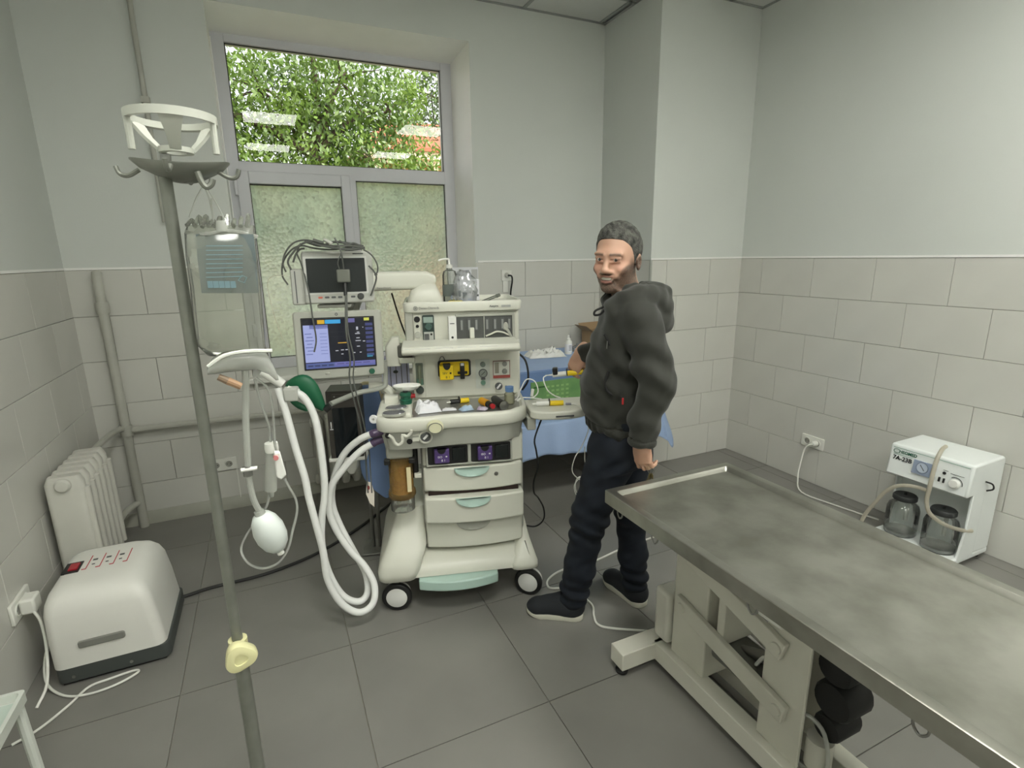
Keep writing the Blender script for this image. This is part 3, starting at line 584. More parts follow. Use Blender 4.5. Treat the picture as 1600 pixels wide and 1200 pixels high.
# bay recess shell (dark inside) in front of the cabinet
MB().box(.026, .288, .2445, .2595, 1.163, 1.273).build('bay_recess', mat('bay_dark', (84, 86, 84), .35, var=.15), mc)
for i, x in enumerate((.05, .085, .118, .168, .205, .24, .272)):
    MB().prism(rrect(x-.009, x+.009, 1.205, 1.262, .003, 2), .2425, .246, 'xz').build('slot', M_print, mc, bevel=.001)
    MB().box(x-.0045, x+.0045, .2415, .2435, 1.212, 1.256).build('slot_inset', mat('slot_light', (140, 142, 140), .4), mc)
MB().box(-.012, .025, .222, .262, 1.160, 1.276).build('module_door', mat('module_white', (224, 224, 220), .35), mc, bevel=.004)
MB().cyl((.005, .219, 1.182), (.005, .223, 1.182), .0055, n=14).build('module_knob', M_dark, mc); MB().box(-.004, .016, .2205, .2225, 1.243, 1.247).build('print', M_print, mc)
MB().box(.085, .107, .228, .244, 1.172, 1.222).build('bay_tube', M_case, mc, bevel=.004); MB().lathe([(.0, 0), (.045, 0), (.048, .004), (.046, .007), (.0, .008)], c=(.095, .236, 1.163), n=24, sy=.3).build('bay_dish', M_case, mc)
MB().tube([(.16, .236, 1.18), (.185, .234, 1.19), (.21, .232, 1.2), (.24, .236, 1.195), (.26, .238, 1.185), (.28, .24, 1.178)], .004, 6, k=4).build('bay_wire', M_case, mc); MB().ell((.255, .242, 1.222), .012, .006, .02, 10, 8).build('bay_cap', M_case2, mc); MB().tube([(.246, .241, 1.215), (.262, .239, 1.205), (.28, .24, 1.17)], .007, 6, k=4).build('bay_hose', M_case2, mc)
# flow tube, yellow vaporiser slot, gauges on the panel
MB().prism(rrect(-.170, -.136, .962, 1.066, .004, 2), .239, .245, 'xz').build('flow_tube_plate', mat('flow_grey', (120, 128, 116), .3), mc)
MB().cyl((-.153, .236, .97), (-.153, .236, 1.058), .008, n=12).build('flow_tube', thin_clear('tube_glass', (220, 226, 200), .35, .05), mc); MB().box(-.167, -.139, .231, .242, .964, .992).build('flow_base', mat('flow_green', (104, 140, 122), .35), mc, bevel=.003)
MB().lathe([(.0, -.022), (.015, -.021), (.018, -.014), (.018, 0)], c=(-.155, .246, .938), ax=(0, 1, 0), n=18).build('flow_knob', mat('knob_dark', (62, 70, 66), .4), mc, angle=40)
yv = MB().prism(rrect(-.068, .085, .994, 1.074, .012, 4), .236, .25, 'xz').build('vaporiser_slot', M_dark, mc)
MB().prism(rrect(-.058, .075, 1.0, 1.066, .008, 3), .233, .238, 'xz').build('slot_plate', M_yellow, yv)
MB().box(-.062, .003, .19, .236, .990, 1.058).build('vaporiser_block', M_yellow, yv, bevel=.005)
MB().prism([(-.028+.017*math.cos(a), 1.062+.024*math.sin(a)) for a in [PI+PI*k/10 for k in range(11)]], .186, .236, 'xz').build('dial', M_dark, yv)
text('SEV', .014, M_dark, yv, (-.038, .1895, 1.022), (PI/2, 0, 0)); MB().box(-.016, -.008, .189, .1905, 1.018, 1.026).build('mark', M_dark, yv); text('8 1', .016, M_dark, yv, (-.025, .1895, 1.003), (PI/2, 0, 0))
MB().box(.034, .055, .222, .236, .984, 1.06).box(.022, .068, .222, .234, 1.008, 1.02).build('lock_lever', M_dark, yv, bevel=.003); MB().box(.037, .052, .2205, .224, 1.048, 1.060).build('lever_tip', M_wprint, yv)
MB().tube([(-.06, .236, 1.074), (-.054, .225, 1.09), (-.047, .22, 1.096), (-.04, .225, 1.09), (-.034, .236, 1.074)], .0022, 6, k=4).build('wire_loop', M_steel, yv)
g1 = MB().prism(rrect(.108, .175, .93, 1.07, .003, 2), .2425, .247, 'xz').build('gauge_plate', mat('plate_grey', (202, 206, 198), .4), mc)
MB().lathe([(.0, -.012), (.012, -.012), (.013, 0)], c=(.142, .243, 1.046), ax=(0, 1, 0), n=18).build('knob', mat('knob_grey', (120, 132, 124), .4), g1); MB().lathe([(.0, -.008), (.019, -.008), (.021, -.004), (.021, 0)], c=(.142, .243, 1.004), ax=(0, 1, 0), n=22).build('gauge', mat('gauge_grey', (150, 158, 150), .25), g1); MB().ring([(.017, -.0095), (.021, -.0095), (.021, -.006), (.017, -.006)], c=(.142, .243, 1.004), ax=(0, 1, 0), n=22).build('gauge_ring', M_print, g1)
n_ = MB(); n_.M = Matrix.Translation((.142, .233, 1.004)) @ Matrix.Rotation(math.radians(-45), 4, 'Y'); n_.box(-.013, .013, -.0008, .0008, -.001, .001); n_.build('needle', M_dark, g1)
MB().lathe([(.0, -.012), (.010, -.012), (.012, -.004), (.012, 0)], c=(.142, .243, .958), ax=(0, 1, 0), n=18).build('knob', mat('knob_green2', (110, 146, 128), .4), g1); MB().box(.132, .152, .236, .243, .972, .982).build('stem', M_print, g1)
g2 = MB().prism(rrect(.19, .272, .976, 1.06, .004, 2), .2415, .247, 'xz').build('alarm_plate', mat('plate_white', (218, 218, 208), .4), mc)
e_ = MB(); e_.box(.19, .272, .2405, .242, 1.057, 1.06).box(.19, .1925, .2405, .242, .976, 1.06).box(.2695, .272, .2405, .242, .976, 1.06).build('plate_edge', mat('red_brown', (120, 72, 66), .5), g2); MB().box(.19, .272, .240, .242, .976, .99).build('red_band', mat('brick_red', (170, 84, 76), .5), g2)
MB().box(.199, .218, .239, .243, 1.0, 1.052).build('meter', mat('meter_grey', (150, 146, 132), .3), g2)
for z, r in ((1.044, .012), (1.008, .013)): MB().lathe([(.0, -.009), (r*.85, -.009), (r, -.003), (r, 0)], c=(.246, .241, z), ax=(0, 1, 0), n=18).build('knob', mat('knob_silver', (150, 150, 144), .3, .4), g2)
MB().lathe([(.0, -.012), (.016, -.012), (.018, -.008), (.026, -.008), (.027, 0)], c=(.215, .246, .938), ax=(0, 1, 0), n=24).build('selector', M_case, mc, angle=40); MB().lathe([(.0, -.013), (.018, -.013), (.018, -.009)], c=(.215, .246, .938), ax=(0, 1, 0), n=20).build('selector_face', M_print, mc); n_ = MB(); n_.M = Matrix.Translation((.215, .232, .938)) @ Matrix.Rotation(math.radians(-50), 4, 'Y'); n_.box(-.014, .014, -.003, .003, -.004, .004); n_.build('selector_pointer', M_wprint, mc)
MB().cyl((.252, .243, .932), (.252, .248, .932), .005, n=10).build('sensor_port', M_print, mc)
# fold-out side shelf on the right of the worktop
so = [(.318, -.02), (.36, -.06), (.48, -.07), (.56, -.04), (.60, .03), (.60, .16), (.318, .16)]
so = [(p.x, p.y) for p in catmull([(a, b, 0) for a, b in so[:5]], 4)]+so[5:]
MB().prism(so, .848, .886, 'xy').build('side_shelf', M_case, mc, bevel=.008, seg=3)
MB().box(.306, .345, -.01, .15, .79, .848).build('shelf_bracket', M_case2, mc, bevel=.004); MB().box(.42, .50, -.0735, -.07, .862, .868).build('print', M_print, mc)
# --- display arm and lower display
arm = catmull([(-.02, .42, 1.33), (-.05, .41, 1.37), (-.1, .39, 1.41), (-.18, .36, 1.435)], 5)
MB().loft([[(x, y, z) for x, y in rrect(-.19, -.03, .3, .47, .03, 4)] for z in (1.322, 1.35)]+[[(x, y, 1.39) for x, y in rrect(-.175, -.045, .31, .46, .03, 4)]]+[[(x, y, 1.42) for x, y in rrect(-.15, -.06, .33, .44, .03, 4)]]).build('arm_base', M_case, mc, angle=60)
a_ = MB(); a_.M = Matrix.Translation((-.20, .36, 1.437)) @ Matrix.Rotation(math.radians(14), 4, 'Z')
a_.loft([[(x, y, z) for y, z in rrect(-.05, .05, -h, h, .02, 4)] for x, h in ((-.19, .040), (-.18, .042), (.05, .042), (.1, .040), (.135, .022))]); a_.build('display_arm', M_case, mc, angle=50)
p = mloc(603, 449, .245); text('Datex-Ohmeda', .010, M_print, mc, (-.29, .285, 1.408), (PI/2, 0, math.radians(14))); MB().box(-.322, -.314, .281, .285, 1.462, 1.470).build('arm_hole', M_dark, mc)
MD = Matrix.Translation((-.478, .13, 1.188)) @ Matrix.Rotation(math.radians(14), 4, 'Z') @ Matrix.Rotation(math.radians(-5), 4, 'X') @ Matrix.Rotation(math.radians(1.2), 4, 'Y')
def dbox(o, *b): o.M = MD; return o.box(*b)
def drr(x0, x1, z0, z1, r, y0, y1, **k): o = MB(); o.M = MD; return o.prism(rrect(x0, x1, z0, z1, r, 4), y0, y1, 'xz')
drr(-.178, .178, -.145, .138, .014, -.022, .03).build('display_case', M_case2, mc, bevel=.006)
drr(-.13, .13, -.11, .11, .02, .03, .07).build('display_back', M_case2, mc, bevel=.01)
drr(-.15, .145, -.105, .112, .003, -.0235, -.021).build('screen_border', M_dark, mc)
def screen(name, x0, x1, z0, z1, col, e=.9, lay=0):
    o = MB(); o.M = MD; y = -.0240-.0004*lay
    o.box(x0, x1, y-.0003, y, z0, z1); return o.build('screen_'+name, mat('screen_%d_%d_%d' % col, (12, 12, 14), .25, emit=col, estr=e*.36), mc)
scp = screen('background', -.143, .139, -.098, .106, (18, 20, 34), .8)
def scr(x0, x1, z0, z1, col, e=.8, lay=1):
    o = MB(); o.M = MD; y = -.0240-.0004*lay; o.box(x0, x1, y-.0003, y, z0, z1)
    return o.build('screen_field', mat('screen_%d_%d_%d' % col, (12, 12, 14), .25, emit=col, estr=e*.36), scp)
scr(-.143, -.046, -.072, .074, (176, 186, 238)); scr(-.143, -.118, .062, .082, (176, 186, 238)); scr(-.118, -.046, .066, .082, (110, 118, 176))
scr(-.143, .139, -.098, -.076, (104, 112, 176)); scr(-.143, -.03, -.095, -.079, (88, 104, 158), .8, 2); scr(-.028, .139, -.09, -.078, (122, 120, 184), .8, 2)
scr(-.086, -.058, .086, .102, (232, 186, 48)); scr(-.056, .006, .086, .102, (66, 176, 236)); scr(.036, .064, .088, .105, (112, 108, 166)); scr(.102, .124, .094, .106, (220, 226, 96))
for i in range(8): scr(.106, .136, .072-i*.0185, .084-i*.0185, (72, 78, 128))
scr(.106, .13, -.062, -.05, (64, 150, 176))
for i in range(7): scr(-.138+.006*(i % 2), -.112+.004*(i % 3), .045-i*.014, .048-i*.014, (108, 118, 176), .8, 2); scr(-.08, -.052, .045-i*.014, .047-i*.014, (120, 130, 190), .8, 2)
scr(-.01, .03, .002, .006, (214, 170, 62))
for i, (x, z, w) in enumerate(((.068, .056, .008), (.062, .038, .02), (.066, .02, .014), (.062, .008, .022), (.066, -.016, .013), (.048, -.042, .01), (.076, -.042, .008), (.0, -.028, .012), (.018, -.028, .013), (.0, -.045, .009), (.094, .064, .004), (.092, .005, .01), (-.022, -.03, .012), (.07, .044, .01))):
    scr(x, x+w, z, z+(.013 if i == 0 else .0035), (206, 208, 216))
for i in range(4): scr(-.135+i*.027, -.115+i*.027, -.090, -.084, (60, 66, 110), .8, 3); scr(-.02+i*.036, .008+i*.036, -.086, -.082, (84, 86, 140), .8, 3)
for z in (.05, .03): scr(-.04, .04, z, z+.0008, (64, 70, 74))
p = Vector((.122, -.024, -.125)); o = MB(); o.M = MD; o.lathe([(.0, -.012), (.011, -.011), (.0125, -.004), (.0125, 0)], c=p, ax=(0, 1, 0), n=20).build('display_knob', M_dgreen, mc, angle=40)
for x in (-.06, .05): o = MB(); o.M = MD; o.lathe([(.0, -.003), (.008, -.002), (.01, 0)], c=(x, -.022, -.123), ax=(0, 1, 0), n=16, sy=.6).build('display_key', M_case2, mc)
o = MB(); o.M = MD; o.ring([(.003, -.002), (.006, -.002), (.006, 0), (.003, 0)], c=(-.008, -.022, .124), ax=(0, 1, 0), n=18).build('emblem', M_print, mc)
MB().tube([(-.46, .19, 1.24), (-.44, .26, 1.30), (-.40, .32, 1.40)], .028, 10, k=4).build('display_neck', M_case2, mc)
# bracket at the right of the display, pipe elbow down to the bag arm
MB().loft([[(x, y, z) for x, y in rrect(-.30, -.235, .22, .27, .012, 3)] for z in (1.06, 1.15)]+[[(x, y, 1.19) for x, y in rrect(-.27, -.235, .22, .27, .012, 3)]]).build('side_bracket', M_case, mc, angle=50)
MB().box(-.245, -.18, .21, .30, 1.10, 1.155).build('bracket_clamp', mat('clamp_dark', (92, 92, 86), .4), mc, bevel=.006); MB().box(-.24, -.17, .2, .3, 1.075, 1.1).build('clamp_plate', M_case, mc, bevel=.004)
MB().tube([(-.30, .16, 1.10), (-.302, .16, 1.02), (-.31, .155, .985), (-.36, .15, .972), (-.42, .14, .965), (-.48, .085, .955), (-.522, .03, .95)], .011, 10, k=4).build('bag_arm', mat('arm_grey', (176, 178, 170), .3, .3), mc)
MB().loft([[(-.31+dx, .16+a, .915+b) for a, b in rrect(-.03, .03, -.03, .03, .012, 3)] for dx in (.0, .06)]).build('arm_socket', M_case, mc, angle=50)
MB().tube([(-.38, .2, .98), (-.33, .2, .975), (-.29, .19, .95), (-.275, .18, .90)], .022, 10, k=4).build('elbow', M_case, mc)
# display and mains cables
MB().tube([mloc(612, 458, .42), mloc(625, 500, .44), mloc(640, 540, .4), (-.2, .36, 1.12)], .004, 6, k=4).build('cable', M_black, mc)
MB().tube([(.325, .3, 1.08), (.352, .28, 1.05), (.362, .26, 1.0), (.358, .25, .95), (.335, .27, .905)], .0055, 6, k=4).build('cable', M_black, mc)
MB().tube([(.395, .05, .846), (.375, .05, .80), (.352, .06, .72), (.362, .07, .66), (.372, .08, .58), (.356, .1, .50), (.36, .12, .43), (.39, .16, .38), (.43, .22, .29), (.44, .27, .2), (.40, .30, .15), (.33, .3, .17), (.29, .3, .2)], .004, 6, k=5).build('cable', M_black, mc)
# ================================================================== ON AND AROUND THE MACHINE
def mthing(name, label, cat, p, rz=0.0, group=None): return thing(name, label, cat, mworld(p), MTH+rz, group)
M_cable = mat('grey_cable', (92, 94, 90), .5); M_lgrey = mat('light_grey_plastic', (186, 187, 180), .4, var=.03)
M_wht = mat('white_plastic', (230, 230, 224), .35, var=.03); M_paper = mat('paper', (228, 228, 232), .7, var=.04)
# ---- patient monitor on top of the display
pm = mthing('patient_monitor', 'light grey patient monitor with dark screen and cables heaped on top', 'monitor', (-.49, .2, 1.345))
PM = Matrix.Translation((0, -.02, .115)) @ Matrix.Rotation(math.radians(6), 4, 'Z') @ Matrix.Rotation(math.radians(-4), 4, 'X')
def pmb(): o = MB(); o.M = PM; return o
pmb().prism(rrect(-.115, .165, -.105, .108, .012, 3), -.05, .06, 'xz').build('case', M_lgrey, pm, bevel=.008, seg=3)
pmb().prism(rrect(-.165, -.112, -.108, .04, .008, 3), -.035, .06, 'xz').build('side_module', M_lgrey, pm, bevel=.006)
pmb().box(-.148, -.144, -.0365, -.03, -.1, .03).build('module_seam', M_print, pm)
pmb().prism(rrect(-.108, .142, -.068, .086, .004, 3), -.0525, -.048, 'xz').build('bezel', mat('bezel_pale', (206, 207, 202), .4), pm)
pmb().prism(rrect(-.098, .134, -.06, .078, .003, 2), -.054, -.05, 'xz').build('screen', mat('dark_screen', (40, 44, 44), .18), pm)
for i in range(6):
    if i == 4: continue
    pmb().prism(rrect(-.062+i*.026, -.044+i*.026, -.084, -.076, .003, 2), -.0535, -.049, 'xz').build('key', mat('key_red', (206, 112, 92), .4) if i == 0 else M_print, pm)
pmb().lathe([(0, -.014), (.012, -.013), (.014, -.004), (.014, 0)], c=(.108, -.05, -.079), ax=(0, 1, 0), n=20).build('knob', mat('knob_charcoal', (66, 68, 66), .45), pm, angle=40)
pmb().box(.088, .13, -.0512, -.0495, .093, .098).build('print', M_print, pm)
MB().box(-.07, .07, -.05, .03, -.008, .008).build('mount', M_lgrey, pm, bevel=.006); MB().box(-.03, .03, .03, .10, .03, .09).build('mount_arm', M_lgrey, pm, bevel=.008)
def pml(x, y, dy): v = mloc(x, y, dy); return (v.x+.49, dy-.2, v.z-1.345)
paths = [(((447, 425), (442, 412), (446, 395), (458, 380), (478, 375), (500, 380), (530, 388), (560, 388)), .0035), (((450, 445), (441, 430), (443, 408), (456, 390), (472, 384), (492, 388), (520, 390), (550, 386)), .0035),
         (((455, 422), (450, 408), (460, 392), (470, 382), (485, 378), (510, 384), (540, 384), (566, 386)), .004), (((458, 410), (462, 398), (468, 390), (476, 388)), .004),
         (((476, 377), (500, 384), (522, 378), (548, 381), (568, 385)), .005), (((488, 380), (515, 386), (545, 390), (570, 387)), .005), (((530, 376), (544, 383), (552, 380), (563, 384)), .004),
         (((470, 380), (464, 395), (470, 410), (476, 430), (482, 455), (485, 472), (489, 500), (494, 530), (491, 550)), .0032),
         (((568, 390), (580, 398), (589, 412), (590, 424), (585, 430)), .003), (((576, 415), (584, 424), (588, 435), (582, 455), (579, 462)), .0035)]
for k, (pp, r) in enumerate(paths): MB().tube([pml(a, b, .042 if k == 7 and b > 440 else .10+.02*math.sin(k*2.1)+(.03 if k > 7 else .0)) for a, b in pp], r, 6, k=5).build('cable', M_cable, pm)
for a, b, c, d in ((489, 375, 505, 380), (506, 374, 519, 381)): p0, p1 = pml(a, b, .08), pml(c, d, .08); MB().cyl(p0, p1, .007, n=10).build('plug', M_cable if a < 500 else M_lgrey, pm)
p = pml(537, 431, .085); MB().box(p[0]-.026, p[0]+.026, p[1]-.014, p[1]+.012, p[2]-.026, p[2]+.026).build('cable_box', mat('box_grey', (112, 114, 106), .45), pm, bevel=.005)
MB().tube([pml(523, 372, .09), pml(531, 388, .08), pml(535, 405, .075), pml(537, 420, .085)], .0035, 6, k=5).build('cable', M_cable, pm)
MB().tube([pml(533, 395, .08), pml(528, 410, .08), pml(530, 420, .085)], .0025, 6, k=4).build('cable', M_cable, pm)
MB().cyl(pml(539, 443, .085), pml(540, 462, .07), .009, .007, n=10).build('cable_plug', M_dark, pm)
for o_, r in ((0, .0035), (6, .003)):
    MB().tube([pml(540+o_*.3, 460, .07), pml(540+o_*.4, 490, .02), pml(541+o_*.5, 520, .0), pml(547+o_, 560, .0), pml(546+o_, 590, .0), pml(552+o_, 620, .0), pml(562+o_, 660, .02), pml(570+o_, 700, .02), pml(573+o_, 740, .03), pml(575+o_, 770, .03)], r, 6, k=4).build('cable', M_cable, pm)
MB().tube([pml(446, 430, .1), pml(425, 432, .1), pml(418, 445, .1), pml(425, 480, .1), pml(440, 525, .1), pml(455, 545, .1)], .0012, 5, k=5).build('thin_wire', mat('wire_pale', (190, 188, 170), .5), pm)
tg = [pml(a, b, .03) for a, b in ((573, 752), (580, 754), (585, 770), (585, 792), (578, 786), (572, 772))]
MB().add([(x, y-.001, z) for x, y, z in tg]+[(x, y+.001, z) for x, y, z in tg], [(0, 1, 2, 3, 4, 5), (11, 10, 9, 8, 7, 6)]+[(i, (i+1) % 6, 6+(i+1) % 6, 6+i) for i in range(6)]).build('paper_tag', mat('tag_cream', (226, 218, 206), .6), pm)
MB().ell(pml(576, 762, .025), .005, .003, .01, 8, 6).build('clip', mat('clip_red', (130, 50, 50), .4), pm)
# ---- breathing bag, hoses
M_hose = mat('white_hose', (232, 233, 230), .42, var=.04, vscale=30)
gb = mthing('breathing_bag', 'dark green rubber breathing bag lying on the bag arm', 'breathing bag', (-.60, .05, .93))
def gbl(x, y, dy=.02): v = mloc(x, y, dy); return Vector((v.x+.60, dy-.05, v.z-.93))
rings = []
for (x, y, hw, th) in ((508, 640, .012, .012), (500, 630, .030, .02), (490, 616, .046, .026), (478, 604, .050, .026), (466, 597, .042, .022), (455, 597, .028, .016), (446, 600, .012, .008)):
    c = gbl(x, y); t = Vector((-.85, 0, .5)).normalized(); n_ = Vector((.5, 0, .85)).normalized()
    rings.append([c+n_*hw*math.cos(2*PI*j/14)+Vector((0, 1, 0))*th*math.sin(2*PI*j/14) for j in range(14)])
MB().loft(rings).build('bag', mat('green_rubber', (30, 98, 66), .42, var=.15, vscale=12), gb, sub=1)
rings = []
for (x, y, hw, th) in ((482, 640, .008, .01), (474, 636, .022, .016), (462, 632, .022, .016), (452, 626, .010, .008)):
    c = gbl(x, y, .0); n_ = Vector((-.35, 0, .94)); rings.append([c+n_*hw*math.cos(2*PI*j/12)+Vector((0, 1, 0))*th*math.sin(2*PI*j/12) for j in range(12)])
MB().loft(rings).build('bag_fold', mat('green_rubber', (0, 0, 0)), gb, sub=1)
MB().cyl(gbl(508, 640), gbl(516, 634), .016, .014, 14).build('bag_collar', M_dark, gb)
def hose(label, pts, r=.0145):
    P = [mloc(a, b, d) for a, b, d in pts]; b0 = P[len(P)//2]
    lo = min(P, key=lambda p: p.z); base = Vector((lo.x, lo.y, 0)); o = mthing('breathing_hose', label, 'hose', base, group='white breathing hoses')
    path = catmull([p-base for p in P], 10); n = len(path)
    MB().tube(path, r, 12).build('tube', M_hose, o)
    return o, path
h1, pa = hose('white breathing hose ending in the white mask connector, looping to the floor', ((434, 606, -.06), (447, 645, -.07), (462, 700, -.09), (476, 745, -.11), (482, 775, -.12), (494, 820, -.14), (505, 862, -.15), (512, 905, -.16), (533, 942, -.165), (560, 957, -.16), (582, 944, -.135), (585, 915, -.10), (570, 885, -.07), (547, 860, -.05), (524, 825, -.035), (514, 795, -.03), (518, 760, -.03), (537, 732, -.03), (562, 706, -.035), (587, 690, -.035)))
h2, pb = hose('white breathing hose beside the green bag, hanging to the floor and back', ((462, 612, -.055), (476, 622, -.06), (489, 645, -.065), (498, 680, -.07), (506, 740, -.075), (507, 775, -.08), (503, 810, -.09), (503, 850, -.10), (513, 893, -.11), (535, 930, -.115), (560, 940, -.11), (574, 926, -.075), (571, 895, -.03), (552, 860, -.005), (530, 818, .015), (519, 785, .02), (521, 752, .02), (536, 712, .0), (560, 688, -.03), (586, 676, -.05)))
c = pa[0]; MB().cyl(c+Vector((.02, 0, .012)), c+Vector((-.045, -.01, .075)), .018, .022, 16).build('connector', M_wht, h1); MB().box(c.x+.02, c.x+.075, c.y-.02, c.y+.025, c.z-.055, c.z-.0).build('connector_block', M_lgrey, h1, bevel=.008)
for o, pth in ((h1, pa), (h2, pb)): MB().cyl(pth[-1], pth[-2]+(pth[-2]-pth[-1])*1.2, .0165, n=14).build('cuff', mat('port_violet', (0, 0, 0)), o)
c = pb[0]; MB().cyl(c+Vector((-.03, 0, .01)), c+Vector((.012, 0, -.004)), .0165, .0145, 16).build('connector', M_wht, h2)
# ---- dark glass-fronted case beside the machine
dc = mthing('instrument_case', 'tall black case with dark glass front left of the absorber canister', 'case', (-.50, .27, 0))
MB().box(-.073, .073, -.07, .07, .645, .962).build('body', mat('case_charcoal', (62, 58, 54), .45, var=.06), dc, bevel=.003)
MB().box(-.05, .055, -.073, -.069, .65, .885).build('glass_front', mat('case_glass', (14, 20, 24), .08), dc)
MB().box(-.045, .05, -.0715, -.069, .925, .95).build('handle_recess', mat('case_recess', (84, 80, 74), .4), dc); MB().box(-.043, .048, -.0725, -.071, .928, .947).build('recess_inside', mat('case_charcoal', (0, 0, 0)), dc); MB().cyl((-.035, -.075, .938), (-.035, -.071, .938), .004, n=10).build('screw', M_steel, dc)
MB().box(-.062, -.058, -.072, -.069, .79, .82).box(-.066, -.052, -.072, -.069, .783, .787).build('white_mark', M_wprint, dc)
MB().box(-.085, .085, -.075, .075, .628, .645).build('shelf', M_wht, dc, bevel=.004); MB().loft([[(x, y, z) for x, y in rrect(-w_, w_, .0, 2*w_, .008, 3)] for z, w_ in ((.628, .034), (.56, .028), (.535, .012))]).build('shelf_boss', M_wht, dc, angle=40)
MB().box(-.06, .334, .28, .305, .655, .685).build('bracket_arm', M_wht, dc, bevel=.004); MB().box(-.07, -.02, .066, .29, .65, .69).build('bracket_plate', M_wht, dc, bevel=.004)
# ---- blue padded panel with cream edging behind the absorber
bp_ = mthing('padded_panel', 'blue padded panel with cream edging behind the absorber canister', 'padded panel', (-.36, .50, 0))
def bpl(x, y): v = mloc(x, y, .50); return (v.x+.36, v.z)
otl = [bpl(*p) for p in ((562, 612), (575, 600), (590, 606), (597, 630), (606, 690), (610, 740), (608, 774), (590, 766), (576, 752), (566, 735), (562, 690))]
otl = [(p.x, p.y) for p in catmull([(a, b, 0) for a, b in otl], 5, True)]
MB().prism(otl, -.03, .03, 'xz').build('pad', mat('blue_cloth', (134, 160, 208), .75, var=.08, bump=.1, bscale=90), bp_, bevel=.015, seg=3)
MB().tube([(a, 0, b) for a, b in otl[:24]], .014, 8).build('edging', mat('cream_edging', (226, 212, 170), .7), bp_)
for s_ in (-.095, -.06): MB().tube([(s_, .0, .52), (s_, .0, .01)], .010, 8).build('leg', M_steel, bp_)
MB().box(-.15, -.015, -.08, .08, 0, .012).build('foot_plate', M_steel, bp_, bevel=.003)
# ---- chart sheet in a wire rack, dish and caps on the valve block
cr_ = mthing('chart_sheet', 'white printed chart sheet in a wire rack behind the worktop', 'paper', (-.268, .36, .906))
MB().box(-.065, .065, -.002, .002, .03, .175).build('sheet', mat('lilac_paper', (206, 206, 232), .7), cr_)
for i in range(5): MB().tube([(-.05+i*.026, -.012, .0), (-.05+i*.026, -.008, .15), (-.045+i*.026, .0, .18)], .0016, 5).build('wire', M_print, cr_)
MB().box(-.035, .01, -.0035, -.002, .138, .148).build('printed_line', M_dark, cr_); MB().ell((.0, -.003, .1), .012, .001, .008, 10, 6).build('printed_mark', M_print, cr_)
MB().box(-.075, .075, -.02, .015, .0, .012).build('rack_base', M_case2, cr_)
dsh = mthing('round_dish', 'white shallow round dish beside the red cap at the worktop', 'dish', (-.210, .135, .971)); MB().lathe([(.0, .0), (.045, .0), (.062, .016), (.06, .02), (.042, .006), (.0, .005)], n=28, sy=.6).build('bowl', M_wht, dsh, angle=50)
gc = mthing('green_cap', 'dark green ribbed cap standing on the worktop left end', 'cap', (-.217, .112, .9125)); MB().lathe([(.0, 0), (.026, 0), (.028, .018), (.022, .022), (.022, .034), (.026, .038), (.024, .05), (.0, .052)], n=18).build('cap', M_dgreen, gc, angle=30); MB().lathe([(.0, .052), (.012, .052), (.011, .058), (.0, .058)], n=14).build('button', M_dark, gc)
rc = mthing('red_cap', 'red plastic cap lying beside the green cap', 'cap', (-.215, .168, .9125)); MB().lathe([(.0, -.022), (.016, -.022), (.018, 0), (.016, .024), (.0, .024)], c=(0, 0, .018), ax=(1, .1, 0), n=16).build('cap', M_red, rc, angle=30); MB().lathe([(.0, 0), (.010, 0), (.010, .014), (.0, .014)], c=(.024, 0, .018), ax=(1, .1, 0), n=12).build('stem', M_red, rc)
# ---- things lying on the worktop
ZS = .889
def crumple(o, name, cx, cy, w, d, h, seed, m, n=14, z0=0.0, rot=0.0):
    rng = np.random.default_rng(seed); A = rng.normal(size=(n+1, n+1))
    for _ in range(1): A = (A+np.roll(A, 1, 0)+np.roll(A, 1, 1)+np.roll(A, -1, 0)+np.roll(A, -1, 1))/3
    b = MB(); c_, s_ = math.cos(rot), math.sin(rot)
    def f(u, v):
        i, j = int(round(u*n)), int(round(v*n)); ed = (1-(2*u-1)**4)*(1-(2*v-1)**4)
        x = (u-.5)*w*(1+.05*A[i, j]); y = (v-.5)*d*(1+.05*A[j, i]); z = max(.0015, h*ed*(.6+.25*A[i, j]))
        return (cx+x*c_-y*s_, cy+x*s_+y*c_, z0+z)
    b.grid(f, n, n)
    k = len(b.v); m_ = n+1
    b.grid(lambda u, v: (cx+(u-.5)*w*c_-(v-.5)*d*s_, cy+(u-.5)*w*s_+(v-.5)*d*c_, z0), 1, 1)
    return b.build(name, m, o, angle=50)
o = mthing('gauze_pack', 'crumpled white gauze pack at the left end of the steel tray', 'gauze', (-.122, .055, ZS)); crumple(o, 'wrap', 0, 0, .105, .085, .06, 2, M_paper, 14, rot=.2)
o = mthing('paper_sachet', 'flat white paper sachet next to the gauze pack', 'sachet', (-.03, .05, ZS)); crumple(o, 'wrap', 0, 0, .06, .04, .012, 4, M_paper, 8)
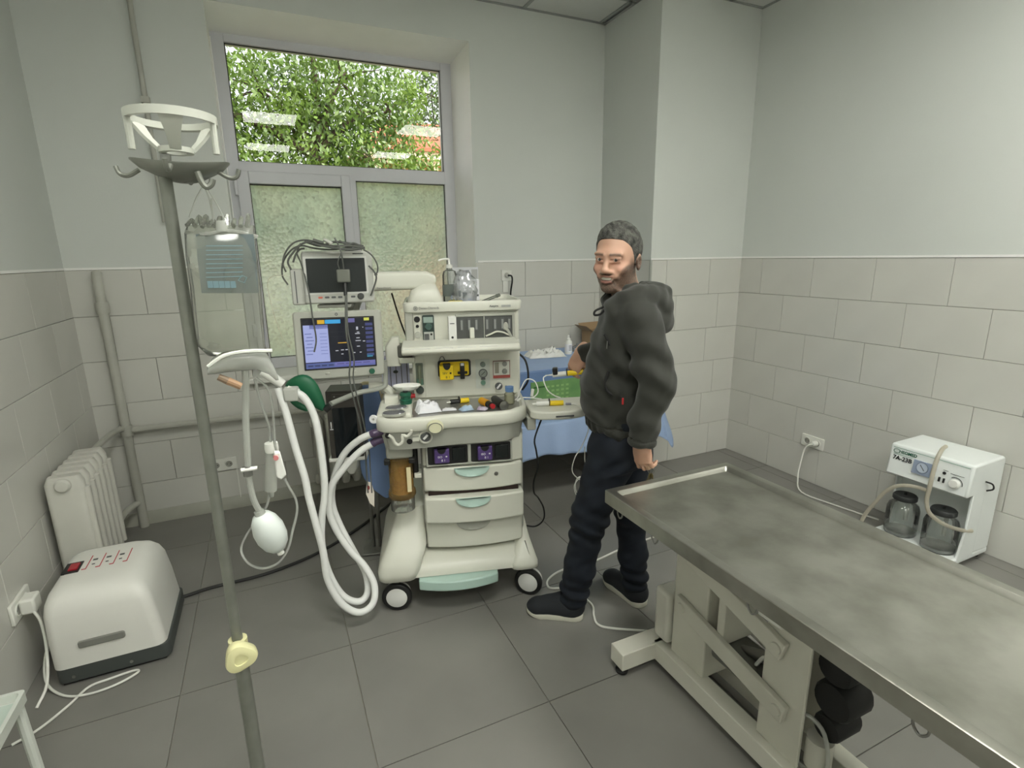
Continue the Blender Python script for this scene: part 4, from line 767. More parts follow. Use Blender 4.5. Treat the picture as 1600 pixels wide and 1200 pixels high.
def syringe(name, label, p, rz, parent_world=False, body=M_wht, plunger=M_yellow, L_=.09, r=.010, tilt=0.0, group=None):
    o = thing(name, label, 'syringe', p, rz, group)
    if tilt: o.rotation_euler = (0, tilt, rz)
    MB().lathe([(.0, 0), (r, 0), (r, L_*.55), (.0, L_*.55)], c=(0, 0, r), ax=(1, 0, 0), n=14).build('barrel', body, o, angle=40)
    MB().lathe([(.0, L_*.55), (r*1.05, L_*.55), (r*1.05, L_*1.15), (.0, L_*1.15)], c=(0, 0, r), ax=(1, 0, 0), n=14).build('plunger', plunger, o, angle=40)
    MB().lathe([(.0, L_*.53), (r*1.5, L_*.53), (r*1.5, L_*.57), (.0, L_*.57)], c=(0, 0, r*1.5), ax=(1, 0, 0), n=14).build('flange', M_dark, o, angle=40)
    MB().lathe([(.0, -.018), (.003, -.018), (.004, 0), (.0, 0)], c=(0, 0, r), ax=(1, 0, 0), n=10).build('tip', M_wht, o)
    return o
syringe('syringe', 'yellow syringe in wrapper lying at the back of the steel tray', mworld((-.02, .135, ZS)), MTH+.25, body=M_dark, L_=.075, r=.011)
o = mthing('tablet_packet', 'pale blue blister packet in the middle of the steel tray', 'packet', (.043, .035, ZS)); crumple(o, 'foil', 0, 0, .06, .045, .022, 8, mat('pale_blue_foil', (178, 200, 222), .35, var=.2, vscale=40), 9, rot=.4)
o = mthing('lilac_packet', 'lilac and white striped packet beside the pale blue packet', 'packet', (.113, .025, ZS)); crumple(o, 'foil', 0, 0, .045, .035, .018, 9, mat('lilac_foil', (186, 168, 196), .4, col2=(226, 222, 230), vscale=60), 8, rot=-.5)
def wand(name, label, p, rz, segs, r, tilt):
    o = thing(name, label, 'laryngoscope', p, 0); o.rotation_euler = (tilt, 0, rz); y = 0.0
    for (l, m, rr) in segs: MB().lathe([(.0, y), (rr, y+.002), (rr, y+l-.002), (.0, y+l)], c=(0, 0, r), ax=(0, 1, 0), n=16).build('segment', m, o, angle=40); y += l
    return o
wand('torch', 'small torch with orange barrel and red tip on the steel tray', mworld((.158, -.005, ZS)), MTH+.35, ((.018, M_red, .011), (.036, M_dark, .015), (.055, mat('orange_plastic', (232, 164, 40), .4), .017), (.012, M_yellow, .016)), .018, 0)
wand('laryngoscope_handle', 'black ribbed metal handle with a round open end beside the torch', mworld((.205, -.01, ZS)), MTH+.22, ((.004, M_steel, .021), (.016, M_dark, .019), (.10, mat('handle_charcoal', (58, 60, 58), .35, .3), .018), (.014, M_dark, .014)), .021, 0)
o = mthing('glass_vial', 'small glass vial with blue cap on the worktop', 'vial', (.245, .1, ZS)); MB().lathe([(.0, 0), (.022, 0), (.024, .01), (.023, .045), (.014, .055), (.0, .055)], n=20).build('glass', thin_clear('vial_glass', (226, 226, 204), .45, .05), o, angle=40); MB().lathe([(.0, .055), (.018, .055), (.0195, .058), (.0195, .078), (.0, .08)], n=20).build('cap', mat('cap_blue', (104, 140, 190), .4), o); MB().lathe([(.0, .003), (.021, .003), (.021, .03), (.0, .03)], n=18).build('contents', mat('vial_cream', (228, 224, 196), .5), o)
o = mthing('tube_coil', 'thin clear tubing with white connectors coiled at the right of the worktop', 'tubing', (.285, .13, .906))
MB().tube([(-.02, -.06, .004), (.0, -.03, .01), (.02, .02, .03), (.05, .03, .075), (.085, .01, .07), (.095, -.02, .03), (.07, -.05, .012), (.04, -.06, .012), (.02, -.05, .012), (.06, -.07, .012), (.10, -.07, .005)], .0028, 6, k=6).build('tube', M_wht, o); MB().cyl((-.01, -.075, .007), (.005, -.055, .007), .006, n=10).build('connector', M_wht, o); MB().cyl((.065, -.02, .008), (.07, -.02, .04), .007, n=10).build('connector', M_wht, o)
syringe('syringe', 'white syringe with yellow plunger lying on the side shelf', mworld((.355, .03, .888)), MTH-.08, L_=.105, r=.011)
o = mthing('sensor_lead', 'thin white lead hanging in a coil below the side shelf', 'lead', (.50, -.02, .886))
MB().tube([(.012, .04, .006), (.03, .02, .006), (.035, -.02, .006), (.05, -.06, -.01), (.06, -.07, -.08), (.03, -.07, -.16), (.0, -.07, -.21), (-.01, -.07, -.27), (.02, -.07, -.31), (.06, -.07, -.33), (.08, -.07, -.37), (.05, -.07, -.40), (.01, -.07, -.37), (.01, -.07, -.31), (.05, -.07, -.30), (.08, -.07, -.34), (.06, -.07, -.385), (.02, -.07, -.40), (.0, -.07, -.34), (.04, -.07, -.29), (.09, -.07, -.26), (.05, -.07, -.24), (.045, -.07, -.16)], .0022, 6, k=5).build('lead', M_wht, o); MB().cyl((-.012, .045, .006), (.012, .04, .006), .005, n=8).build('plug', mat('plug_grey', (150, 150, 160), .4), o)
# ---- on the top tray
ZTT = 1.323
o = mthing('pump_bottle', 'clear pump bottle with grey label on the machine top', 'bottle', (.014, .46, ZTT))
MB().lathe([(.0, 0), (.034, 0), (.036, .005), (.036, .13), (.03, .15), (.014, .158), (.014, .165), (.0, .165)], n=24, sy=.8).build('bottle', M_clear, o, angle=40); MB().lathe([(.0365, .03), (.0365, .085), (.0375, .085), (.0375, .03)], n=24, sy=.8).build('label', mat('label_slate', (108, 116, 112), .5), o); MB().lathe([(.0, .165), (.016, .165), (.016, .18), (.006, .182), (.005, .205), (.0, .205)], n=16).build('collar', M_wht, o); MB().tube([(0, 0, .2), (-.005, 0, .207), (-.03, 0, .207), (-.05, 0, .2)], .005, 8, k=3).build('spout', M_wht, o)
o = mthing('yellow_packet', 'small yellow packet in clear wrap at the front of the machine top', 'packet', (.026, .275, ZTT)); MB().box(-.03, .035, -.012, .02, 0, .02).build('card', mat('packet_yellow', (222, 206, 100), .5, var=.1), o, bevel=.003); crumple(o, 'wrap', -.02, .012, .06, .04, .03, 12, M_clear, 8)
o = mthing('plastic_bag', 'clear plastic bag of small parts standing on the machine top', 'plastic bag', (.08, .40, ZTT))
rng = np.random.default_rng(5); rings = []
for z, w, d in ((0, .055, .035), (.02, .06, .04), (.06, .06, .035), (.1, .052, .028), (.125, .04, .02), (.14, .03, .012), (.15, .025, .004)):
    rings.append([(w*math.cos(2*PI*j/18)*(1+.12*rng.normal())+.004*rng.normal(), d*math.sin(2*PI*j/18)*(1+.15*rng.normal()), z+.004*rng.normal()*(z > .01)+.001) for j in range(18)])
MB().loft(rings).build('bag', thin_clear('bag_film', (232, 234, 236), .3, .06, 2.2, var=.2), o, angle=30); MB().box(-.01, .012, -.01, .01, .01, .05).build('part', mat('slate_part', (70, 80, 84), .4), o, bevel=.003); MB().box(-.03, -.018, -.01, .01, .03, .06).build('part', mat('slate_part', (0, 0, 0)), o, bevel=.003); MB().box(-.02, .04, -.02, .02, .002, .018).build('part', mat('bag_blue', (170, 184, 214), .4), o, bevel=.004)
o = mthing('white_carton', 'small white carton with printed label behind the plastic bag', 'carton', (.115, .56, ZTT)); MB().box(-.05, .05, -.03, .03, 0, .105).build('carton', M_paper, o, bevel=.002); MB().box(.022, .046, -.0315, -.03, .02, .03).build('print', M_print, o); MB().box(.0, .008, -.0315, -.03, .035, .05).build('print', M_print, o)
o = mthing('clear_tube', 'short clear plastic tube resting across the machine top', 'tube', (.19, .36, ZTT)); MB().cyl((-.03, -.02, .008), (.05, .04, .03), .007, n=12).build('tube', M_clear, o); MB().cyl((.045, .036, .028), (.06, .048, .032), .009, n=12).build('collar', M_clear, o)
wb2 = thing('printed_card', 'white printed card leaning against the window reveal', 'card', (-1.99, D-.05, 1.325)); MB().box(-.10, .10, -.006, .006, .0, .145).build('card', M_paper, wb2)
for z in (.11, .09): MB().box(-.06, .03, -.0075, -.006, z, z+.004).build('printed_line', M_print, wb2)
MB().box(.05, .095, -.0075, -.006, .03, .13).build('printed_block', mat('print_pale', (190, 190, 188), .6), wb2)
MB().box(-.1, .1, -.007, .007, -.53, .0).build('backing', mat('backing_white', (214, 214, 210), .6), wb2)
# ================================================================== LEFT SIDE OF THE ROOM
M_rad = mat('radiator_enamel', (206, 205, 196), .35, var=.06)
def radiator(label, loc, rz, n, h, top):
    """cast iron column radiator: n sections along local x, room side is local -y"""
    o = thing('radiator', label, 'radiator', loc, rz)
    for i in range(n):
        x = i*.07
        s = MB(); s.loft([[(x+a, b, z) for a, b in rrect(-.026*k, .026*k, -.068*k, .068*k, .02*k, 4)] for z, k in ((.10, .75), (.125, 1), (h-.03, 1), (h, .8))])
        sec = s.build('section', M_rad, o, angle=50)
        MB().loft([[(x+a, b, z) for a, b in rrect(-.014, .014, -.084, -.06, .008, 3)] for z in (.16, h-.06)]).build('rib', M_rad, sec, angle=50)
        MB().ell((x, 0, h-.035), .035, .03, .03, 12, 8).build('upper_hub', M_rad, sec); MB().ell((x, 0, .14), .035, .03, .03, 12, 8).build('lower_hub', M_rad, sec)
    for z in (h-.035, .14): MB().lathe([(.0, -.02), (.022, -.018), (.03, -.01), (.03, .02)], c=(-.026, 0, z), ax=(1, 0, 0), n=16).build('end_plug', M_rad, o, angle=40)
    for x in (.0, (n-1)*.07): MB().box(x-.012, x+.012, -.03, .03, 0, .11).build('foot', M_rad, o, bevel=.004)
    return o
radiator('white cast-iron radiator on the left wall behind the white box device', (-4.125, -.28, 0), PI/2, 6, .66, .66)
radiator('white radiator under the window, mostly hidden behind the machine', (-3.05, D-.13, 0), 0, 8, .56, .56)
pv = thing('heating_pipe', 'painted heating riser pipe in the left corner with branch to the window radiator', 'pipe', (-4.07, D-.055, 0))
M_pipe = mat('pipe_paint', (184, 184, 174), .45, var=.12)
MB().tube([(0, 0, 0), (0, 0, 1.40), (0, .01, 1.47), (0, .02, 1.485)], .024, 14).build('riser', M_pipe, pv)
MB().tube([(.0, 0, .60), (.1, -.002, .602), (.5, 0, .597), (1.06, 0, .585)], .018, 10).build('branch', M_pipe, pv); MB().tube([(0, -.0, .16), (-.05, -.12, .155), (-.055, -.3, .15), (-.055, -.42, .145)], .016, 10, k=4).build('return_branch', M_pipe, pv); MB().tube([(0, -.0, .62), (-.04, -.1, .622), (-.055, -.3, .625), (-.055, -.42, .625)], .016, 10, k=4).build('supply_branch', M_pipe, pv)
for z in (.6, 1.3): MB().lathe([(.0, -.03), (.031, -.03), (.034, 0), (.031, .03), (.0, .03)], c=(0, 0, z), n=16).build('collar', M_pipe, pv)
p2_ = thing('streak_rod', 'thin upright rod added for a dark streak on the wall left of the window', 'pipe', (-3.72, D-.035, 1.5)); MB().cyl((0, 0, .25), (0, 0, CH-1.5), .013, n=12).build('pipe', M_pipe, p2_); MB().box(-.02, .02, -.015, .03, .85, .88).build('clip', M_pipe, p2_)  # added to stand for a dark wall streak, no pipe known there
# sockets
M_sock = mat('socket_white', (228, 228, 220), .35)
def socket(label, loc, rz, n, cat='socket'):
    o = thing('wall_socket', label, cat, loc, rz)          # face looks to local -y
    MB().prism(rrect(-.04*n, .04*n, -.04, .04, .006, 3), -.012, 0, 'xz').build('plate', M_sock, o, bevel=.003)
    for i in range(n):
        x = (i-(n-1)/2)*.072; w = MB().ring([(.020, -.016), (.024, -.016), (.025, -.011), (.020, -.011)], c=(x, 0, 0), ax=(0, 1, 0), n=24).build('rim', M_sock, o, angle=40)
        MB().lathe([(.0, -.0125), (.020, -.0125), (.020, -.010)], c=(x, 0, 0), ax=(0, 1, 0), n=20).build('well', mat('socket_well', (150, 150, 142), .5), o)
        for d in (-.009, .009): MB().cyl((x+d, -.0128, 0), (x+d, -.0120, 0), .0028, n=8).build('hole', M_dark, w)
    return o
s1 = socket('white double wall socket low on the back wall left of the drip lines', (-3.622, D-TT, .298), 0, 2)
MB().box(.072, .078, -.011, 0, -.26, -.02).build('cable_cover', M_sock, s1)
s2 = socket('white wall socket with black plug on the tiles right of the window', (-1.655, D-TT, 1.406), 0, 1)
MB().lathe([(.0, -.035), (.014, -.034), (.019, -.02), (.02, -.012)], c=(.0, 0, .0), ax=(0, 1, 0), n=18).build('plug', mat('plug_pale', (196, 196, 188), .4), s2, angle=40)
MB().tube([(.0, -.034, 0), (.02, -.05, -.005), (.028, -.045, -.04), (.022, -.03, -.12), (.02, -.025, -.22), (.02, -.025, -.42)], .006, 8, k=5).build('cord', M_black, s2); MB().box(-.03, .008, -.012, 0, -.12, -.04).build('cable_cover', M_sock, s2)
s3 = socket('white wall socket with white plug on the right-hand wall', (-TT, -.744, .292), -PI/2, 2)
MB().lathe([(.0, -.05), (.012, -.048), (.019, -.03), (.019, -.012)], c=(.03, 0, 0), ax=(0, 1, 0), n=18).build('plug', M_sock, s3, angle=40)
MB().tube([(.03, -.048, 0), (.02, -.07, -.005), (.0, -.08, -.04), (.0, -.10, -.12), (.02, -.14, -.22), (.1, -.2, -.283), (.3, -.18, -.286), (.55, -.13, -.286)], .0045, 8, k=5).build('cord', M_sock, s3)
s4 = socket('white wall socket with bulky plug on the left wall beside the box device', (WL+TT, -.66, .31), PI/2, 2)
MB().box(-.035, .03, -.06, -.012, -.03, .03).build('plug', M_sock, s4, bevel=.008); MB().tube([(-.03, -.05, -.02), (-.05, -.07, -.06), (-.08, -.08, -.15), (-.14, -.08, -.26), (-.2, -.06, -.305)], .005, 8, k=4).build('cord', M_sock, s4)
# ---- white box device with rounded cover
bd = thing('box_device', 'white rounded box device with dark base and red lit switch on top', 'compressor', (-3.955, -.565, 0))
def bring(z, x0, x1, y0, y1, r): return [(x, y, z) for x, y in rrect(x0, x1, y0, y1, r, 5)]
MB().loft([bring(.012, -.165, .20, -.215, .20, .03), bring(.075, -.165, .20, -.215, .20, .03)]).build('base', mat('device_charcoal', (72, 76, 74), .5), bd, bevel=.004)
cv_ = []
for z, i in ((.075, .0), (.20, .0), (.29, .004), (.325, .014), (.35, .032), (.364, .058), (.368, .085)):
    dx = -.035*(z/.37); cv_.append(bring(z, -.168+i*.5, .198+dx-i, -.218+i, .203-i*.6+dx*.6, .035+i*.25))
MB().loft(cv_).build('cover', mat('device_white', (226, 225, 218), .3, var=.03), bd, angle=70)
MB().prism(rrect(-.075, .07, .15, .178, .008, 3), -.2255, -.215, 'xz').build('grip_recess', mat('recess_grey', (128, 128, 122), .5), bd, bevel=.003)
MB().box(-.14, -.085, -.045, .04, .366, .371).build('switch_plate', M_dark, bd, bevel=.002); MB().box(-.122, -.092, -.028, .022, .369, .376).build('rocker', mat('red_lit', (120, 20, 30), .3, emit=(230, 40, 60), estr=.05), bd, bevel=.002)
for i in range(4):
    x = -.066+i*.045; MB().box(x, x+.003, -.03, .075, .3675, .3692).build('red_rule', mat('red_print', (190, 60, 72), .5), bd)
    MB().box(x-.012, x+.003, -.034, -.029, .3675, .3693).build('red_rule', mat('red_print', (0, 0, 0)), bd)
    if i: MB().box(x-.034, x-.018, .03, .042, .3675, .369).build('printed_text', M_print, bd); MB().box(x-.03, x-.02, -.005, .002, .3675, .369).build('printed_text', M_print, bd)
for x in (-.11, .07): MB().cyl((x, -.2175, .035), (x, -.214, .035), .006, n=10).build('screw', M_steel, bd)
MB().box(-.15, .18, -.2, .18, .0, .012).build('foot', M_black, bd)
MB().tube([(-.168, .02, .10), (-.2, -.05, .13), (-.215, -.12, .08), (-.2, -.19, .02), (-.13, -.27, .006), (-.05, -.30, .006), (.03, -.29, .006), (.09, -.255, .006), (.08, -.235, .006), (.0, -.245, .006), (-.06, -.26, .006), (-.1, -.33, .006), (-.16, -.41, .006), (-.22, -.45, .006)], .0045, 8, k=6).build('cord', M_sock, bd)
MB().cyl((-.168, .03, .11), (-.19, .03, .115), .018, n=12).build('cord_grommet', M_dark, bd)
# ---- white trolley corner at the lower left
tr = thing('tray_trolley', 'white enamelled tray trolley cut off at the lower left corner', 'trolley', (-4.09, -1.54, 0))
M_enam = mat('enamel_white', (212, 216, 208), .35, var=.05)
MB().loft([bring(.375, -.118, .118, -.22, .22, .012), bring(.405, -.118, .118, -.22, .22, .012), bring(.405, -.108, .108, -.21, .21, .01), bring(.382, -.104, .104, -.206, .206, .01)]).build('tray', M_enam, tr, angle=30)
MB().box(-.1, .1, -.2, .2, .3825, .384).build('tray_lining', mat('lining_green', (190, 204, 194), .4), tr)
for x in (-.1, .1):
    for y in (-.2, .2): MB().tube([(x, y, .38), (x*1.03, y*1.03, .19), (x*1.06, y*1.06, .0)], .013, 10).build('leg', M_enam, tr)
MB().box(-.1, .1, -.2, .2, .10, .112).build('lower_shelf', M_enam, tr)
for x, y in ((-.03, .05), (-.02, -.04), (.02, .12)): MB().cyl((x, y, .3838), (x, y, .3846), .008, n=10).build('drain_hole', M_dark, tr)
# ================================================================== DRIP STAND AND INFUSER
SX, SY = -3.3665, -2.049
st = thing('drip_stand', 'tall steel drip stand with plastic ring holder and cream clamp knob', 'drip stand', (SX, SY, 0))
M_pole = mat('dull_steel', (138, 140, 132), .42, .55, var=.15, vscale=30)
def sl(x, y, h=.95): p = at_dist(x, y, h); return Vector((p.x-SX, p.y-SY, p.z))
zk = sl(365, 1016).z; zt = sl(264, 270).z
MB().cyl((0, 0, .03), (0, 0, zk+.005), .0122, n=18).build('lower_tube', M_pole, st); MB().cyl((0, 0, zk-.3), (0, 0, zt), .0088, n=16).build('upper_tube', M_pole, st)
kn = MB(); kd = (Vector((CAM_POS.x-SX, CAM_POS.y-SY, 0))).normalized(); n_k = 6; ring0 = []
side = Vector((-kd.y, kd.x, 0))
prof = []
for k in range(36):
    a = 2*PI*k/36; r = .0255*(1+.10*math.cos(3*a+.6)); prof.append((r*math.cos(a), r*math.sin(a)))
cz = Vector((0, 0, zk))
kn.loft([[cz+kd*d+side*(u*s)+Vector((0, 0, v*s)) for u, v in prof] for d, s in ((.010, .82), (.014, .96), (.026, 1.0), (.032, .93), (.034, .7), (.034, .42), (.032, .40), (.031, .2))]); kn.build('clamp_knob', mat('cream_knob', (216, 212, 164), .4, var=.04), st, angle=50)
MB().cyl(cz-Vector((0, 0, .02)), cz+Vector((0, 0, .02)), .0155, n=16).build('clamp_collar', mat('cream_knob', (0, 0, 0)), st)
M_holder = mat('holder_plastic', (196, 198, 188), .4, var=.04)
zr = sl(275, 190).z; zh = sl(285, 239).z
cx0 = sl(276, 200).x*1.0; off = Vector((sl(276, 200).x, sl(276, 200).y, 0)); off = rt*.022
MB().ring([(.049, zr-.004), (.049, zr+.005), (.057, zr+.006), (.057, zr-.005)], c=off, n=40).build('ring', M_holder, st, angle=40)
for a in (35, 155, 275):
    c_, s_ = math.cos(math.radians(a)), math.sin(math.radians(a)); t_ = Vector((-s_, c_, 0)); d_ = Vector((c_, s_, 0))
    MB().loft([[off+d_*r+t_*w+Vector((0, 0, z)), off+d_*r-t_*w+Vector((0, 0, z)), off+d_*(r+.003)-t_*w+Vector((0, 0, z-.003)), off+d_*(r+.003)+t_*w+Vector((0, 0, z-.003))] for r, w, z in ((.051, .015, zr), (.036, .009, zr-.022), (.020, .007, zh+.003))]).build('spoke', M_holder, st)
MB().ring([(.013, zh-.003), (.013, zh+.004), (.022, zh+.004), (.022, zh-.003)], c=off, n=28).build('hub', M_holder, st, angle=40)
for a in (200, 345): c_, s_ = math.cos(math.radians(a)), math.sin(math.radians(a)); MB().cyl(off+Vector((.053*c_, .053*s_, zr)), off+Vector((.053*c_, .053*s_, zr-.045)), .0045, n=10).build('post', M_holder, st)
MB().cyl((.005, 0, zh-.004), (.003, 0, zt-.005), .007, n=12).build('stem', M_steel, st)
zp = sl(270, 268).z; pl = MB()
pl.loft([[off*1.2+Vector((math.cos(2*PI*j/32)*r*.84, math.sin(2*PI*j/32)*r*.6, z+(.004*math.cos(4*PI*j/32)))) for j in range(32)] for r, z in ((.008, zp-.012), (.04, zp-.011), (.062, zp-.002), (.074, zp+.008), (.074, zp+.0095), (.06, zp), (.03, zp-.008), (.008, zp-.009))]); pl.build('hook_plate', M_pole, st, angle=50)
for a in (172, 265, 352, 85):
    c_, s_ = math.cos(math.radians(a)), math.sin(math.radians(a)); b_ = Vector((c_, s_, 0)); q0 = off+b_*.05+Vector((0, 0, zp))
    MB().tube([q0, q0+b_*.014+Vector((0, 0, -.008)), q0+b_*.024+Vector((0, 0, -.006)), q0+b_*.028+Vector((0, 0, .004))], .0032, 8, k=4).build('hook', M_pole, st)
hk = [sl(308, 268, .90), sl(314, 282, .90), sl(322, 292, .90), sl(330, 288, .90), sl(332, 280, .90)]
MB().tube(hk, .0042, 8, k=4).build('hook', M_pole, st)
for k in range(5): a = 2*PI*k/5+.3; MB().tube([(0, 0, .06), (.12*math.cos(a), .12*math.sin(a), .05), (.27*math.cos(a), .27*math.sin(a), .02)], .012, 8, k=3).build('leg', M_pole, st)
MB().lathe([(.0, .02), (.03, .02), (.03, .09), (.016, .1), (.0, .1)], n=20).build('hub', M_pole, st)
# infuser bag hanging from the stand hook
IX, IY = at_dist(345, 450, .93).x, at_dist(345, 450, .93).y
ib = thing('infusion_bag', 'clear fluid bag in a pressure cuff hanging from the drip stand', 'infusion bag', (IX, IY, 1.0))
vd = Vector((IX-CAM_POS.x, IY-CAM_POS.y, 0)).normalized(); vr_ = Vector((vd.y, -vd.x, 0))
def il(x, y, d=0.0): p = at_dist(x, y, .93+d); return Vector((p.x-IX, p.y-IY, p.z-1.0))
M_bag = thin_clear('bag_clear', (224, 227, 216), .26, .12, 1.3, var=.08); M_bag2 = thin_clear('bag_label', (168, 184, 190), .45, .2, .8, var=.1)
rings = []
for xl, xr, y, th in ((292, 398, 352, .006), (288, 398, 364, .012), (290, 402, 400, .018), (297, 408, 450, .02), (302, 412, 500, .02), (308, 415, 540, .017), (325, 420, 556, .008)):
    a, b = il(xl, y), il(xr, y); c = (a+b)/2; w = (b-a).length/2; e1 = (b-a).normalized()
    rings.append([c+e1*w*math.copysign(abs(math.cos(t))**.55, math.cos(t))+vd*th*math.sin(t) for t in [2*PI*j/24 for j in range(24)]])
MB().loft(rings).build('cuff', M_bag, ib, angle=60)
rings = []
for xl, xr, y in ((306, 396, 366), (308, 400, 400), (315, 404, 458)):
    a, b = il(xl, y, -.012), il(xr, y, -.012); rings.append([a, b, b+vd*.004, a+vd*.004])
MB().loft(rings).build('inner_bag', M_bag2, ib, angle=30)
Mtxt = mat('bag_print', (112, 138, 146), .6); rotz = math.atan2(vr_.y, vr_.x)
for k in range(8): a = il(322, 385+k*7, -.0235); MB().add([a, a+vr_*.048, a+vr_*.048+Vector((0, 0, .0014)), a+Vector((0, 0, .0014))], [(0, 1, 2, 3)]).build('printed_line', Mtxt, ib)
for k in range(5): a = il(325+k*9, 450, -.0235); MB().add([a, a+vr_*.007, a+vr_*.007+Vector((0, 0, .010)), a+Vector((0, 0, .010))], [(0, 1, 2, 3)]).build('printed_block', Mtxt, ib)
a = il(372, 438, -.0235); MB().tube([a, a+vr_*.008+Vector((0, 0, -.004)), a+vr_*.012+Vector((0, 0, .004)), a+vr_*.006+Vector((0, 0, .007))], .0008, 5, closed=True).build('printed_mark', Mtxt, ib)
rng = np.random.default_rng(3)
for k in range(9):
    q0 = il(292+k*12, 352+3*math.sin(k), -.01+.012*math.sin(k*1.7)); q1 = il(300+k*11, 340+4*math.cos(k*2), .008); q2 = il(305+k*10, 354, -.005)
    MB().tube([q0, q1, q2], .003, 6, k=5).build('gathered_fold', M_bag, ib)
MB().tube([il(290, 362), il(320, 366, -.012), il(350, 361, -.014), il(375, 363, -.012), il(402, 370)], .0028, 6, k=5).build('top_seam', M_milky, ib)
MB().cyl(il(347, 362, -.012), il(344, 345, -.012), .0085, .006, 12).build('bag_port', M_milky, ib)
for pp in (((318, 290), (306, 312), (296, 340)), ((322, 292), (338, 318), (352, 345)), ((320, 293), (328, 315), (334, 350), (330, 310))): MB().tube([il(a, b) for a, b in pp], .0012, 5, k=4).build('string', M_milky, ib)
rings = []
for x, y, hh in ((324, 574, .006), (334, 566, .016), (352, 560, .020), (375, 558, .020), (398, 556, .020), (418, 562, .022), (430, 578, .014), (434, 584, .004)):
    c = il(x, y+6, -.005); rings.append([c+Vector((0, 0, hh*.8*math.cos(t)))+vd*.014*math.sin(t) for t in [2*PI*j/12 for j in range(12)]])
MB().loft(rings).build('lower_yoke', M_milky, ib, angle=70)
MB().tube([il(325, 573, -.016), il(350, 556, -.02), (il(385, 549, -.02)), il(425, 548, -.016)], .003, 6, k=4).build('yoke_seam', mat('seam_white', (226, 228, 220), .4), ib)
MB().cyl(il(341, 589, -.01), il(358, 596, -.012), .0052, .0062, 10).build('spike_body', mat('brown_plastic', (132, 112, 92), .45), ib); MB().cyl(il(356, 595, -.012), il(377, 604, -.014), .0062, .0055, 10).build('spike_cap', mat('tan_plastic', (170, 136, 106), .45), ib)
M_tub = thin_clear('white_tubing', (220, 222, 216), .75, .2, .8)
MB().tube([il(382, 560), il(384, 600), il(384, 650), il(386, 700), il(388, 730)], .0052, 10, k=4).build('air_tube', M_tub, ib)
MB().tube([il(388, 742), il(392, 765), il(398, 785), il(408, 803)], .0050, 10, k=4).build('air_tube', M_tub, ib); MB().lathe([(.0, -.01), (.0075, -.008), (.0075, .008), (.0, .01)], c=il(387, 736), n=14).build('air_valve', M_steel, ib); MB().cyl(il(376, 735, -.005), il(402, 731, -.005), .0035, n=8).build('valve_wing', M_wht, ib)
bc = il(422, 832); ax_ = (il(437, 860)-il(408, 805)).normalized()
MB().lathe([(.004, -.040), (.014, -.037), (.021, -.026), (.0255, -.008), (.025, .01), (.020, .026), (.012, .036), (.005, .039), (.0, .04)], c=bc, ax=ax_, n=24).build('hand_bulb', mat('bulb_rubber', (206, 212, 208), .35, var=.04), ib, angle=80)
MB().cyl(bc+ax_*.037, bc+ax_*.046, .006, n=10).build('bulb_valve', M_wht, ib); MB().cyl(bc-ax_*.037, bc-ax_*.046, .009, .008, n=12).build('bulb_neck', M_tub, ib)
# drip line with chamber and roller clamp
dl = thing('drip_line', 'clear drip line with drip chamber and white roller clamp below the bag', 'drip line', (IX, IY, 1.0))
M_thin = thin_clear('thin_tubing', (226, 228, 222), .55, .1, 1.6)
MB().tube([il(398, 592, .02), il(408, 630, .02), (il(420, 665, .02)), il(423, 690, .02)], .0022, 8, k=4).build('tube', M_thin, dl); MB().tube([il(400, 590, .01), il(420, 610, .01), il(427, 650, .01), (il(429, 690, .01)), il(434, 712, .01)], .0020, 8, k=4).build('tube', M_thin, dl)
MB().lathe([(.0, .008), (.0105, .006), (.0115, -.004), (.0105, -.010), (.0, -.011)], c=il(424, 697, .02), n=18).build('chamber_cap', M_wht, dl, angle=40)
c0, c1 = il(424, 704, .02), il(423, 766, .02); MB().cyl(c0, c1, .0095, .0100, 18).build('drip_chamber', M_milky, dl); MB().cyl(c1, c1+Vector((0, 0, -.012)), .006, .004, 10).build('chamber_outlet', M_milky, dl); MB().cyl(il(427, 742, .018), il(428, 768, .018), .003, n=8).build('vent', M_wht, dl)
rk = [il(428, 707, -.01), il(438, 707, -.01), il(448, 742, -.01), il(440, 750, -.01), il(432, 746, -.01)]
MB().loft([[p+vd*.0 for p in rk], [p+vd*.012 for p in rk]]).build('roller_clamp', M_wht, dl, bevel=.002); MB().lathe([(.0, -.004), (.004, -.004), (.004, .006), (.0, .006)], c=il(431, 715, -.010), ax=vd, n=14).build('roller', mat('roller_pink', (206, 130, 130), .4), dl)
MB().tube([il(421, 772, .02), il(416, 792, .02), il(400, 815, .04), il(384, 838, .04), il(377, 860, .03), il(388, 880, .015), (il(410, 888, .0)), il(434, 880, -.01), il(450, 858, -.015), il(457, 830, -.015), il(464, 800, -.012), il(462, 780, -.01), il(452, 762, -.01), il(445, 748, -.008)], .0021, 8, k=6).build('tube', M_thin, dl)
# ================================================================== FLOOR CABLES
def cable(label, pts, r, m, z=None):
    P = [on_floor(a, b, r if z is None else z[i]) for i, (a, b) in enumerate(pts)]; b0 = P[0].copy(); b0.z = 0
    o = thing('floor_cable', label, 'cable', b0); MB().tube([p-b0 for p in P], r, 8, k=8).build('cord', m, o); return o
cable('thick black cable running across the floor from the box device to the machine', ((252, 940), (290, 931), (330, 918), (420, 895), (500, 862), (560, 825), (606, 790), (625, 775)), .008, mat('cable_charcoal', (46, 46, 46), .5))
cable('white cable curving across the floor behind the man to the table', ((1100, 812), (1030, 836), (970, 858), (930, 876), (880, 890), (857, 905), (858, 918), (880, 920), (905, 930), (925, 945), (928, 962), (935, 976), (960, 982), (1035, 987), (1060, 985)), .005, M_sock)
